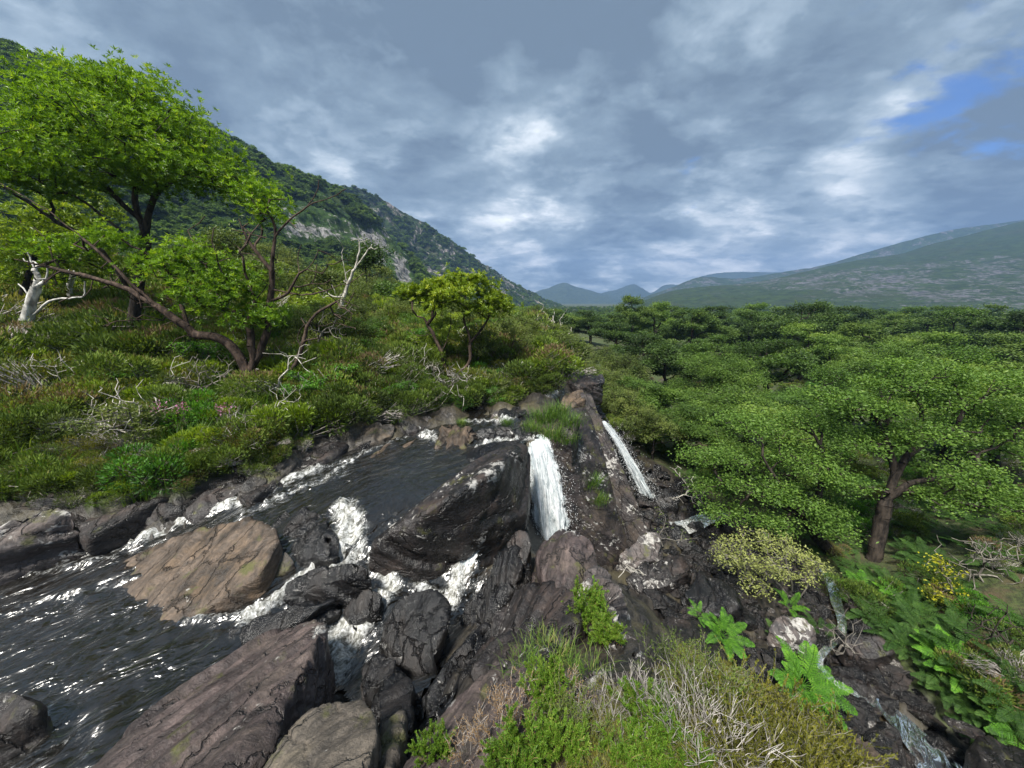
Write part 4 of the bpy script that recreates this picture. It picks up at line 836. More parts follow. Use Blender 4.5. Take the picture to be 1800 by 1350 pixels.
M['golden'] = leaf_material('golden_heather', [(0.0, (0.06, 0.07, 0.010)), (0.5, (0.155, 0.16, 0.022)), (1.0, (0.31, 0.27, 0.05))], .3, .2, .6, .2)
M['tan'] = leaf_material('dry_sprig', [(0.0, (0.16, 0.09, 0.04)), (0.5, (0.30, 0.19, 0.09)), (1.0, (0.45, 0.32, 0.18))], .3, .2, .6, .2)
M['grass'] = leaf_material('grass_blade', [(0.0, (0.035, 0.075, 0.012)), (0.5, (0.085, 0.17, 0.022)), (0.85, (0.18, 0.25, 0.045)), (1.0, (0.33, 0.29, 0.12))], .35, .3, .5, .25)
M['fern'] = leaf_material('fern_frond', [(0.0, (0.035, 0.10, 0.012)), (0.5, (0.09, 0.24, 0.020)), (1.0, (0.20, 0.40, 0.035))], .4, .3, .5, .15)
M['bracken'] = leaf_material('bracken_frond', [(0.0, (0.018, 0.050, 0.010)), (0.5, (0.045, 0.105, 0.018)), (1.0, (0.09, 0.165, 0.03))], .35, .25, .55, .35)
M['pink'] = leaf_material('pink_flower', [(0.0, (0.35, 0.10, 0.22)), (1.0, (0.55, 0.25, 0.42))], .3)
M['bark'] = bark_material('dark_bark', (0.012, 0.010, 0.009), (0.058, 0.046, 0.037))
M['bark_red'] = bark_material('reddish_bark', (0.022, 0.015, 0.012), (0.095, 0.066, 0.050))
M['twig'] = bark_material('grey_twig', (0.08, 0.07, 0.06), (0.24, 0.22, 0.19))
M['deadwood'] = bark_material('bleached_wood', (0.22, 0.20, 0.17), (0.55, 0.52, 0.46))
M['birch'] = bark_material('birch_bark', (0.20, 0.19, 0.17), (0.66, 0.64, 0.60), 5.0)
M['deadheath'] = bark_material('dead_heather', (0.16, 0.14, 0.125), (0.46, 0.43, 0.40), 14.0)

# ------------------------------------------------------------------ vegetation builders
def unit(v): return v / (np.linalg.norm(v, axis=-1, keepdims=True) + 1e-9)
def leaf_quads(P, D, Nn, L, Wd, fold=0.18, bend=0.0):
    """diamond leaves: base P, direction D, normal Nn"""
    D = unit(D); S = unit(np.cross(D, Nn)); Nn = np.cross(S, D)
    L = np.broadcast_to(np.asarray(L, float), (len(P),))[:, None]; Wd = np.broadcast_to(np.asarray(Wd, float), (len(P),))[:, None]
    mid = P + D * L * 0.52 + Nn * (fold * Wd)
    V = np.stack([P, mid - S * Wd * .5, P + D * L - Nn * bend * L, mid + S * Wd * .5], 1).reshape(-1, 3)
    F = np.arange(len(P) * 4).reshape(-1, 4)
    return V, F
def tubes(p0, p1, r0, r1, k=5):
    p0, p1 = np.asarray(p0, float), np.asarray(p1, float); d = unit(p1 - p0)
    ref = np.where(np.abs(d[:, 2:3]) < .9, np.array([[0, 0, 1.0]]), np.array([[1.0, 0, 0]]))
    a = unit(np.cross(d, ref)); b = np.cross(d, a)
    an = np.arange(k) * 2 * pi / k
    ring = a[:, None] * np.cos(an)[None, :, None] + b[:, None] * np.sin(an)[None, :, None]
    V = np.concatenate([(p0[:, None] + ring * np.asarray(r0)[:, None, None]), (p1[:, None] + ring * np.asarray(r1)[:, None, None])], 1)
    n = len(p0); base = (np.arange(n) * 2 * k)[:, None]; j = np.arange(k)[None]; j2 = (np.arange(k)[None] + 1) % k
    F = np.stack([base + j, base + j2, base + k + j2, base + k + j], -1).reshape(-1, 4)
    return V.reshape(-1, 3), F
class Skel:
    def __init__(s): s.P = []; s.par = []; s.plen = []; s.A = np.zeros((1024, 4))
    def add(s, p, par):
        s.P.append(np.asarray(p, float)); s.par.append(par)
        d = 0.0 if par < 0 else s.plen[par] + math.dist(s.P[-1], s.P[par]); s.plen.append(d); i = len(s.P) - 1
        if i >= len(s.A): s.A = np.concatenate([s.A, np.zeros_like(s.A)])
        s.A[i, :3] = s.P[-1]; s.A[i, 3] = d; return i
    def line(s, pts, par=None, seg=.25, wander=.03, rng=None):
        pts = [np.asarray(p, float) for p in pts]
        if par is None and s.P:
            par = int(np.argmin(np.linalg.norm(np.array(s.P) - pts[0], axis=1))); pts = [s.P[par]] + pts[1:]
        if par is None: par = s.add(pts[0], -1)
        L = sum(np.linalg.norm(b - a) for a, b in zip(pts[:-1], pts[1:])); n = max(3, int(L / seg) + 1)
        c_ = poly_interp(pts, n)
        for q in c_[1:]:
            par = s.add(q + (rng.normal(size=3) * wander if rng is not None else 0), par)
        return par
    def tips(s, T, rng, seg=.25, wander=.05, pw=.25, curve=.12, up=0.0):
        T = np.asarray(T, float); root = s.P[0]
        order = np.argsort(np.linalg.norm(T - root, axis=1)); out = []
        for i in order:
            AA = s.A[:len(s.P)]; dd = AA[:, :3] - T[i]
            j = int(np.argmin(np.sqrt((dd * dd).sum(1)) + pw * AA[:, 3]))
            a, b = s.P[j], T[i]; L = np.linalg.norm(b - a); n = max(1, int(L / seg)); par = j
            side = rng.normal(size=3) * curve * L; side[2] += up * L
            for q in range(1, n + 1):
                t = q / n
                par = s.add(a + (b - a) * t + side * (t * (1 - t)) + (rng.normal(size=3) * wander * seg if q < n else 0), par)
            out.append(par)
        return out
    def radii(s, r_tip, ex=2.3, rmax=None, trunk=None):
        n = len(s.P); acc = np.zeros(n); ch = np.zeros(n, int)
        for i in range(n):
            if s.par[i] >= 0: ch[s.par[i]] += 1
        for i in range(n - 1, -1, -1):
            if ch[i] == 0: acc[i] = r_tip ** ex
            acc[i] *= 1.02
            if s.par[i] >= 0: acc[s.par[i]] += acc[i]
        r = acc ** (1 / ex)
        if trunk: r = r * 1.0; r = np.maximum(r_tip, r_tip + (r - r_tip) * (trunk - r_tip) / (r[0] - r_tip + 1e-9))
        return r
    def mesh(s, r, k=5, rmin=0.0):
        P = np.array(s.P); par = np.array(s.par); idx = np.where(par >= 0)[0]; idx = idx[r[idx] >= rmin]
        r0 = np.minimum(r[par[idx]], r[idx] * 1.25)
        return tubes(P[par[idx]], P[idx] + (P[idx] - P[par[idx]]) * .04, r0, r[idx], k)
def join(parts):
    V = []; F = []; o = 0
    for v, f in parts:
        V.append(v); F.append(f + o); o += len(v)
    return np.concatenate(V), np.concatenate(F)
def rand_unit(rng, n, upbias=0.0):
    d = unit(rng.normal(size=(n, 3))); d[:, 2] += upbias; return unit(d)
def rosettes(C, axis, rng, L, Wd, n=10, spread=(25, 75)):
    """whorls of lance leaves at shoot ends"""
    m_ = len(C); axis = unit(axis)
    ref = np.where(np.abs(axis[:, 2:3]) < .9, np.array([[0, 0, 1.0]]), np.array([[1.0, 0, 0]]))
    a = unit(np.cross(axis, ref)); b = np.cross(axis, a)
    ph = (np.arange(n)[None] * 2.4 + rng.uniform(0, 6.28, (m_, 1))); th_ = np.radians(rng.uniform(*spread, (m_, n)))
    D = axis[:, None] * np.cos(th_)[..., None] + (a[:, None] * np.cos(ph)[..., None] + b[:, None] * np.sin(ph)[..., None]) * np.sin(th_)[..., None]
    Nn = axis[:, None] * 1.0 - D * np.cos(th_)[..., None] + 1e-3
    P = np.repeat(C[:, None], n, 1) + D * L * .1 + axis[:, None] * rng.uniform(-.12, .12, (m_, n, 1)) * L
    q = m_ * n
    return leaf_quads(P.reshape(q, 3), D.reshape(q, 3), Nn.reshape(q, 3), L * rng.uniform(.7, 1.15, q), Wd * rng.uniform(.8, 1.2, q), .25, .08)
def thing(name, label, cat, loc, group=None):
    o = bpy.data.objects.new(name, None); COL.objects.link(o); o.location = tuple(float(q) for q in loc); tag(o, label, cat, group); return o

# ------------------------------------------------------------------ oaks of the valley
def oak_proto(seed, R=3.2, Ht=6.5, npads=16, leaves=20000, leafL=.13, lm='oak', flat=.38, tipn=220, bare=.0, trunk_r=.2):
    rng = np.random.default_rng(seed)
    sk = Skel()
    lean = rng.normal(size=2) * .35
    sk.line([(0, 0, -.4), (lean[0] * .2, lean[1] * .2, Ht * .22), (lean[0], lean[1], Ht * .5), (lean[0] * 1.3 + rng.normal() * .3, lean[1] * 1.3, Ht * .78)], rng=rng, wander=.04, seg=.3)
    pads = []
    for i in range(npads):
        az = i * 2.4 + rng.uniform(-.4, .4); rr_ = R * math.sqrt((i + .5) / npads) * rng.uniform(.8, 1.0)
        top = Ht * (0.93 - .40 * (rr_ / R) ** 2) + rng.uniform(-.35, .25)
        lay = top - (rng.uniform(0.0, .9) if rng.random() < .5 else rng.uniform(.9, 2.2)) * Ht / 6.5
        pads.append((lean[0] + rr_ * cos(az), lean[1] + rr_ * sin(az), lay, R * rng.uniform(.22, .38)))
    pads = np.array(pads)
    T = []; owner = []
    per = max(3, tipn // npads)
    for i, (x, y, z, r_) in enumerate(pads):
        d = rand_unit(rng, per) * rng.uniform(.2, 1, (per, 1)) ** .5
        T.append(np.stack([x + d[:, 0] * r_, y + d[:, 1] * r_, z + d[:, 2] * r_ * flat], 1)); owner += [i] * per
    T = np.concatenate(T)
    sk.tips(T, rng, seg=.3, wander=.12, pw=.3, curve=.25)
    r = sk.radii(.012, 2.2, trunk=trunk_r)
    Vw, Fw = sk.mesh(r, 5)
    nl = leaves; k = rng.integers(0, len(T), nl); tipt = rng.random(len(T)); padt = rng.random(npads)
    owner = np.array(owner)
    P = T[k] + rng.normal(size=(nl, 3)) * np.array([.26, .26, .13]) * (R / 3.2)
    D = rand_unit(rng, nl) * np.array([1, 1, .5]); Nn = rand_unit(rng, nl, 1.1)
    V, F = leaf_quads(P, D, Nn, leafL * rng.uniform(.45, 1.3, nl), leafL * .55 * rng.uniform(.5, 1.3, nl), .15, .1)
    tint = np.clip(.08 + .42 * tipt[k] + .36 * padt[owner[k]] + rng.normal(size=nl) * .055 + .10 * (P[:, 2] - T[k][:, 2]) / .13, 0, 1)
    trunk = mesh_np('trunk', Vw, Fw, [M['bark']]); crown = mesh_np('crown', V, F, [M[lm]], smooth=False, attrs={'tint': np.repeat(tint, 4)})
    zt = np.percentile(V[:, 2], 99.5)
    return trunk, crown, zt, np.percentile(np.hypot(V[:, 0], V[:, 1]), 95)
OAK = [oak_proto(1000 + i, leaves=36000, leafL=.12, npads=22, tipn=300, lm=('oak', 'oaklight')[i % 2]) for i in range(4)]
OAKD = [oak_proto(1100 + i, leaves=15000, leafL=.20, lm='oakdark', npads=16, tipn=160, flat=.5) for i in range(3)]
OAKM = [oak_proto(1200 + i, leaves=15000, leafL=.19, lm='oak', npads=16, tipn=160) for i in range(3)]
OLIVE = [oak_proto(1300 + i, R=2.2, Ht=5, leaves=6500, leafL=.13, lm='olive', npads=14, tipn=200, flat=.8, trunk_r=.09) for i in range(3)]
_tn = [0]
def place_tree(proto, u, v, Y, rad, name, label, group, cat='tree', base=None, rot=None):
    """put a tree so that its top shows at (u, v) at forward distance Y"""
    top = W(u, v, Y=Y); x, y = top[0], top[1]
    gz_ = ground_z(x, y) if base is None else base
    tr_, cr_, zt, rd = proto
    rng_ = random.Random(_tn[0]); _tn[0] += 1
    o = thing(name, label, cat, (x, y, gz_), group)
    sz = max(.5, (top[2] - gz_) / zt); sx = rad / rd
    o.scale = (sx, sx, sz); o.rotation_euler = (0, 0, rng_.uniform(0, 6.28) if rot is None else rot)
    link('trunk', tr_, o); link('crown', cr_, o)
    return o
oaks = [(1330, 690, 15.5, 3.1, 'N', 'bright oak with layered foliage overhanging the gorge stream', None), (1450, 655, 17.5, 3.3, 'N', 'broad oak crown directly behind the overhanging bright oak', None), (1262, 628, 22, 3.0, 'N', 'green oak crown above the far end of the gorge', None),
        (1180, 606, 27, 3.0, 'D', 'dark rounded oak just right of the grey scrub', None), (1560, 612, 23, 3.7, 'N', 'wide flat-topped oak in the middle of the wood', None), (1710, 612, 19, 3.8, 'N', 'big spreading oak crown near the right edge', None), (1800, 650, 15, 3.6, 'N', 'oak cut off by the right edge of the picture', None),
        (1135, 672, 18, 2.2, 'M', 'low bushy oak close to the narrow far waterfall', None), (1205, 712, 16.5, 2.3, 'N', 'small leafy oak leaning over the black stream rocks', None), (1130, 588, 33, 3.4, 'D', 'dark oak behind the low bushy oak', None), (1365, 598, 29, 3.8, 'M', 'light green domed oak in the second row', None), (1480, 596, 33, 3.8, 'M', 'light green oak right of the domed oak', None),
        (1640, 585, 36, 4.6, 'M', 'tall oak rising behind the wide flat-topped oak', None), (1780, 590, 33, 5.0, 'D', 'dark oak above the big spreading oak at the right', None), (1250, 590, 38, 3.6, 'M', 'pale green oak right of the dark rounded oak', None), (1420, 570, 44, 4.4, 'M', 'rounded oak with pale crown in the third row', None)]
far_oaks = [(1222, 553, 52, 4.8), (1330, 556, 54, 4.8), (1425, 541, 50, 5.4), (1330, 543, 75, 6), (1480, 548, 62, 5.8), (1560, 562, 52, 6), (1640, 555, 66, 6.5), (1715, 553, 50, 6), (1795, 556, 44, 5.6), (1085, 562, 46, 4.0), (1112, 530, 62, 4.0), (1158, 541, 64, 4.6), (1190, 548, 70, 5), (1040, 556, 58, 4.4), (985, 553, 60, 4.2), (940, 548, 66, 4.6), (1270, 548, 72, 6), (1390, 550, 66, 6),
            (1540, 552, 80, 7), (1600, 549, 90, 7.5), (1680, 548, 84, 7.5), (1760, 546, 80, 7.5), (1860, 548, 60, 7), (900, 552, 70, 5), (860, 545, 80, 5.5), (1440, 566, 56, 5), (1520, 578, 44, 4.6)]
for (u, v, Y, rad, k, lb, g) in oaks:
    pr = {'N': OAK, 'D': OAKD, 'M': OAKM}[k]
    place_tree(pr[_tn[0] % len(pr)], u, v, Y, rad, 'oak_tree', lb, 'oaks of the valley wood')
flab = {}
for (u, v, Y, rad) in far_oaks:
    where = 'toward the right edge' if u > 1500 else ('under the stony hillside' if u > 1250 else ('below the double peak' if u > 1060 else 'below the blue peak'))
    o = place_tree((OAKD + OAKM[:1])[_tn[0] % 4], u, v - 9, Y, rad, 'oak_tree', None, 'dark oaks ' + where); flab.setdefault(where, []).append((u, o))
for wh, it in flab.items(): name_row(it, 'dark oak crown ' + wh)
# shrubs and small trees on the left slope, row behind row
YG = [oak_proto(1500 + i, R=2.2, Ht=4.5, leaves=7000, leafL=.13, lm=('yellowgreen', 'oaklight')[i], npads=13, tipn=150, flat=.8, trunk_r=.09) for i in range(2)]
slab_ = {}
_r = random.Random(4)
for row, (Y, dv, rr_) in enumerate([(40, 0, 2.7), (29, 38, 2.0), (22, 75, 1.5), (18, 108, 1.2), (15, 138, .9)]):
    for k, u in enumerate(range(300 + row * 17 + (180 if row > 3 else 0), 985 if row < 4 else 900, 58)):
        v = np.interp(u, [300, 450, 550, 620, 700, 760, 850, 985], [440, 425, 455, 432, 492, 522, 535, 545]) + dv * np.interp(u, [300, 985], [1, .55]) + _r.uniform(-12, 14)
        pr = _r.choice(OLIVE + OLIVE + YG + OAKM[:1] + YG)
        where = ('behind the tall and bent trees' if u < 480 else ('around the bleached dead tree' if u < 680 else ('around the small round-topped tree' if u < 880 else 'above the stream source')))
        kind_ = ('far row', 'fourth row', 'third row', 'second row', 'front row')[row]
        o = place_tree(pr, u, v, Y * _r.uniform(.92, 1.08), rr_ * _r.uniform(.85, 1.25), 'slope_shrub', None, 'shrubs of the left slope ' + where, cat='shrub'); slab_.setdefault((where, kind_), []).append((u, o))
for (wh, kd), it in slab_.items(): name_row(it, 'leafy shrub ' + wh + ', ' + kd)
# scrubby thin trees beyond the stream
for (u, v, Y, rad, lb) in [(1060, 612, 25, 1.9, 'grey-green scrub tree left of the dark rounded oak'), (1018, 604, 30, 2.2, 'thin olive scrub tree behind the stream bend'), (962, 594, 33, 2.4, 'olive scrub tree right of the small round-topped tree'), (1085, 650, 21, 1.7, 'olive scrub beside the top of the far waterfall'), (1040, 640, 20, 1.4, 'low olive scrub right of the stream source'),
                           (930, 600, 24, 1.9, 'leafy scrub tree overhanging the left bank upstream'), (905, 612, 17, 1.7, 'loose pale green shrub with dead branches beside the round-topped tree'), (880, 565, 45, 3.0, 'olive tree standing behind the round-topped tree'), (985, 575, 42, 3, 'olive tree in the middle distance left of the scrub'), (1110, 620, 23, 1.8, 'olive scrub tree in front of the dark oak'), (1090, 700, 17, 1.2, 'small bush clinging above the narrow far waterfall'), (1112, 740, 16, 1.3, 'small bush right of the narrow far waterfall'), (1075, 675, 18, 1.3, 'small olive bush at the brink of the far waterfall'), (1150, 770, 15.5, 1.4, 'dark bush hanging over the foot of the far waterfall')]:
    place_tree(OLIVE[_tn[0] % 3], u, v, Y, rad, 'scrub_tree', lb, 'scrub beyond the stream')

def custom_tree(name, label, base, stems, pads, leafmat, barkmat, seed, tips_per, ros_per, L, Wd, r_tip, trunk_r, cat='tree', group=None, mode='ros', k=6, pw=.25, curve=.2, spread_=.22, nl=10, seg=.22, tintbias=0.0, dead=(), flat=.55):
    """stems and pads as world points; pads = (centre, radii xyz)"""
    rng = np.random.default_rng(seed); base = np.asarray(base, float)
    root = thing(name, label, cat, base, group)
    sk = Skel()
    for i, s_ in enumerate(stems):
        sk.line([np.asarray(p) - base for p in s_], rng=rng, wander=.012, seg=seg)
    T = []; rad = []
    for c_, rr_ in pads:
        n = max(4, int(tips_per * (rr_[0] * rr_[2]) ** .6)); d = rand_unit(rng, n, .25) * rng.uniform(.35, 1, (n, 1)) ** .5
        T.append(np.asarray(c_) - base + d * np.asarray(rr_))
    T = np.concatenate(T) if T else np.zeros((0, 3)); nt_ = len(T)
    allT = T if not len(dead) else np.concatenate([T, np.asarray(dead) - base]) if nt_ else np.asarray(dead) - base
    if len(allT): sk.tips(allT, rng, seg=seg, wander=.2, pw=pw, curve=curve)
    r = sk.radii(r_tip, 2.25, trunk=trunk_r)
    V, F = sk.mesh(r, k); link('trunk', mesh_np('trunk', V, F, [M[barkmat]]), root)
    if nt_:
        q = np.repeat(np.arange(nt_), ros_per)
        C = T[q] + rng.normal(size=(len(q), 3)) * spread_ * np.array([1, 1, flat])
        tt = rng.random(nt_)
        if mode == 'ros':
            ctr = T.mean(0)
            ax = unit(C - ctr) * .5 + np.array([0, 0, .8]) + rng.normal(size=C.shape) * .35
            V, F = rosettes(C, ax, rng, L, Wd, nl); rep = nl * 4
        else:
            V, F = leaf_quads(C, rand_unit(rng, len(C)) * np.array([1, 1, .5]), rand_unit(rng, len(C), .9), L * rng.uniform(.6, 1.2, len(C)), Wd * rng.uniform(.7, 1.2, len(C))); rep = 4
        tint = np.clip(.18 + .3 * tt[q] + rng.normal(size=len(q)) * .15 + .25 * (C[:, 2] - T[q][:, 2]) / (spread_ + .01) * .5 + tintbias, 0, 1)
        tint = np.repeat(tint, rep)
        if mode == 'ros': tint = np.clip(tint + np.repeat(rng.normal(size=len(tint) // 4) * .1, 4), 0, 1)
        link('crown', mesh_np('crown', V, F, [M[leafmat]], smooth=False, attrs={'tint': tint}), root)
    return root
def PX(Y0, *pts):  # stems: (u, v) at a distance, or (u, v, Y)
    return [W(p[0], p[1], Y=(p[2] if len(p) > 2 else Y0)) for p in pts]
def PADS(Y0, *pads):
    out = []
    for p in pads:
        u, v, ru, rv = p[:4]; Y = p[4] if len(p) > 4 else Y0
        d = raydir(u, v); dep = Y * FPX / (d[1] * CP - d[2] * SP) / FPX * ((d[1] * CP - d[2] * SP) / d[1]) if False else Y
        kx = Y / FPX
        out.append((W(u, v, Y=Y), (ru * kx * .95, ru * kx * .8, rv * kx * .95)))
    return out
rng = np.random.default_rng(77)
def around(Y, boxes, n, dy=.6):
    out = []
    for (u0, u1, v0, v1) in boxes:
        for _ in range(n): out.append(W(rng.uniform(u0, u1), rng.uniform(v0, v1), Y=Y + rng.uniform(-dy, dy)))
    return out
# tall tree at the left
bT1 = W(226, 606, Y=12.6)
custom_tree('arbutus_tree', 'tall dome-crowned evergreen tree at the left with glossy bright green leaves', bT1,
    [PX(12.6, (226, 612), (238, 540), (250, 460), (256, 420), (246, 385), (236, 345), (240, 290), (238, 230), (200, 170)),
     PX(12.6, (256, 415), (264, 370), (282, 330), (330, 305), (375, 300)), PX(12.4, (246, 390), (205, 350), (165, 300), (120, 260)), PX(12.6, (240, 300), (270, 240), (300, 190)), PX(12.0, (250, 450), (205, 400), (140, 350), (70, 320), (20, 300)), PX(12.2, (240, 530), (170, 430), (100, 390), (10, 330)), PX(12.2, (300, 310), (400, 310), (450, 335))],
    PADS(12.4, (150, 158, 62, 30), (205, 172, 75, 35), (120, 195, 70, 35, 12), (60, 300, 70, 26, 11.5), (230, 320, 60, 18, 11.8), (340, 300, 60, 26, 11.6), (110, 330, 60, 20, 12), (50, 225, 60, 32, 12), (290, 205, 52, 38), (200, 222, 105, 38, 11.6), (90, 258, 85, 34, 11.6), (310, 245, 70, 36, 12), (375, 285, 45, 30), (150, 285, 80, 26, 11.6), (265, 290, 75, 26, 11.4), (10, 290, 60, 34, 11.8), (430, 335, 42, 20), (485, 352, 24, 16), (350, 325, 40, 18), (230, 150, 45, 25, 13.2), (170, 220, 95, 55, 13.5), (300, 250, 70, 48, 13.6), (-40, 270, 50, 45, 12)),
    'arbutus', 'bark', 31, 24, 20, .125, .036, .012, .17, nl=9, spread_=.30, tintbias=.14)
# second growth behind, lower left
custom_tree('arbutus_tree', 'yellowish lower-left foliage tree behind the sweeping dark branches', W(20, 585, Y=14.5),
    [PX(14.5, (20, 600), (40, 520), (60, 450), (70, 400))], PADS(14.5, (40, 385, 80, 40), (110, 420, 70, 40), (20, 450, 70, 40), (160, 380, 50, 30), (180, 470, 60, 30, 15.5), (100, 480, 60, 25, 15)),
    'yellowgreen', 'bark', 37, 16, 12, .19, .06, .012, .12, nl=8, spread_=.34)
# bent multi-stemmed tree by the bank
custom_tree('arbutus_tree', 'bent multi-stemmed tree leaning over the bank with an arched trunk', W(413, 722, Y=10.6),
    [PX(10.6, (413, 726), (425, 695), (436, 668), (428, 640), (412, 615), (392, 598), (362, 590), (335, 590)), PX(10.6, (345, 588), (318, 592), (300, 606)),
     PX(10.4, (335, 590), (285, 545), (215, 505), (120, 478), (25, 455)), PX(10.8, (350, 590), (315, 520), (290, 470), (250, 440)), PX(10.2, (270, 535), (180, 450), (90, 375), (0, 322)),
     PX(10.6, (432, 670), (445, 630), (440, 590), (440, 545), (470, 500)), PX(10.7, (436, 655), (465, 600), (474, 540), (478, 480), (480, 440), (484, 415), (510, 385), (545, 360), (580, 348), (607, 332)), PX(10.7, (482, 440), (484, 400), (470, 370), (476, 350)), PX(10.7, (545, 362), (556, 340), (560, 318)), PX(10.6, (480, 470), (440, 430), (425, 400)),
     PX(10.5, (425, 715), (470, 690), (505, 662), (528, 620), (540, 575), (560, 550), (600, 525)), PX(10.6, (500, 520), (530, 518), (560, 515), (600, 500)), PX(10.5, (478, 540), (505, 515), (525, 480))],
    PADS(10.6, (345, 480, 60, 30), (400, 480, 45, 28), (415, 520, 42, 30), (370, 525, 45, 25), (300, 470, 40, 22), (440, 562, 42, 16), (470, 552, 26, 12), (330, 450, 40, 18), (445, 350, 30, 14, 10.9), (470, 380, 24, 10, 10.9), (180, 420, 50, 18, 10.8), (90, 440, 50, 18, 10.8)),
    'arbutus', 'bark_red', 33, 28, 16, .12, .036, .012, .21, nl=9, spread_=.26, tintbias=.12,
    dead=[W(u, v, Y=Y) for u, v, Y in [(560, 440, 10.5), (575, 470, 10.4), (590, 455, 10.8), (610, 500, 10.6), (640, 480, 10.9), (580, 520, 10.2), (530, 430, 10.8), (520, 400, 10.6), (455, 395, 10.4), (420, 385, 10.6), (400, 420, 10.7), (380, 400, 10.4), (440, 410, 11), (560, 320, 10.7), (500, 350, 10.8), (600, 560, 10.4), (630, 540, 10.6), (560, 590, 10.2), (150, 520, 10.3), (100, 500, 10.5), (60, 470, 10.2), (200, 540, 10.4), (240, 560, 10.6), (220, 470, 10.7), (130, 430, 10.5), (60, 400, 10.6), (260, 480, 10.8), (300, 420, 10.9), (330, 405, 10.9), (360, 380, 11)]] + around(10.6, [(60, 300, 440, 560), (520, 640, 450, 600), (370, 470, 380, 460), (180, 330, 480, 580)], 26, .7))
# small round-topped tree on the bank
custom_tree('arbutus_tree', 'small round-topped yellow-green tree with forked trunk on the river bank', W(776, 702, Y=13.2),
    [PX(13.2, (776, 706), (783, 680), (790, 665), (780, 640), (775, 615), (762, 590), (745, 560)), PX(13.2, (790, 666), (815, 650), (827, 630), (826, 605), (822, 580), (800, 545)), PX(13.2, (826, 605), (845, 580), (862, 550)), PX(13.2, (776, 618), (790, 585), (792, 550))],
    PADS(13.2, (738, 520, 28, 14), (765, 510, 30, 14), (800, 498, 40, 15), (832, 500, 35, 15), (862, 528, 30, 14), (880, 540, 14, 10), (720, 518, 16, 10), (800, 520, 40, 12, 12.6), (770, 535, 30, 10, 13), (840, 545, 30, 10, 12.8)),
    'yellowgreen', 'bark_red', 35, 46, 12, .135, .045, .007, .10, nl=9, spread_=.18, tintbias=.08,
    dead=[W(u, v, Y=13) for u, v in [(700, 560), (715, 580), (735, 590), (725, 545), (760, 560), (870, 570), (885, 555), (850, 590), (815, 560), (785, 560)]])
# ---------------- bare and dead trees
def bare(name, label, base, stems, tips, mat, seed, r_tip, trunk_r, cat='dead tree', group=None, k=5, pw=.2, curve=.3, seg=.15):
    return custom_tree(name, label, base, stems, [], 'oak', mat, seed, 0, 0, .1, .1, r_tip, trunk_r, cat, group, k=k, pw=pw, curve=curve, seg=seg, dead=tips)
bare('dead_tree', 'bleached bare dead tree right of the bent tree', W(588, 566, Y=17), [PX(17, (588, 570), (600, 535), (612, 500), (622, 475), (640, 450), (655, 428)), PX(17, (612, 500), (605, 470), (600, 445)), PX(17, (624, 474), (632, 440), (630, 418)), PX(17, (605, 525), (585, 520), (560, 505))], around(17, [(590, 665, 415, 480), (555, 620, 480, 540)], 9), 'deadwood', 51, .012, .10)
bare('birch_tree', 'leaning white birch trunk at the far left edge', W(46, 575, Y=12.6), [PX(12.6, (42, 580), (52, 540), (66, 495), (60, 470), (45, 440)), PX(12.6, (60, 575), (68, 545), (90, 528), (125, 524), (148, 520), (150, 495)), PX(12.6, (66, 505), (80, 495), (82, 470))], around(12.6, [(20, 160, 440, 500)], 6), 'birch', 52, .02, .20, cat='birch')
bare('birch_tree', 'thin pale birch stem with dark patches behind the white birch', W(132, 556, Y=16.5), [PX(16.5, (136, 560), (128, 530), (122, 505), (135, 470), (150, 440))], around(16.5, [(100, 170, 420, 480)], 5), 'birch', 53, .015, .12, cat='birch')
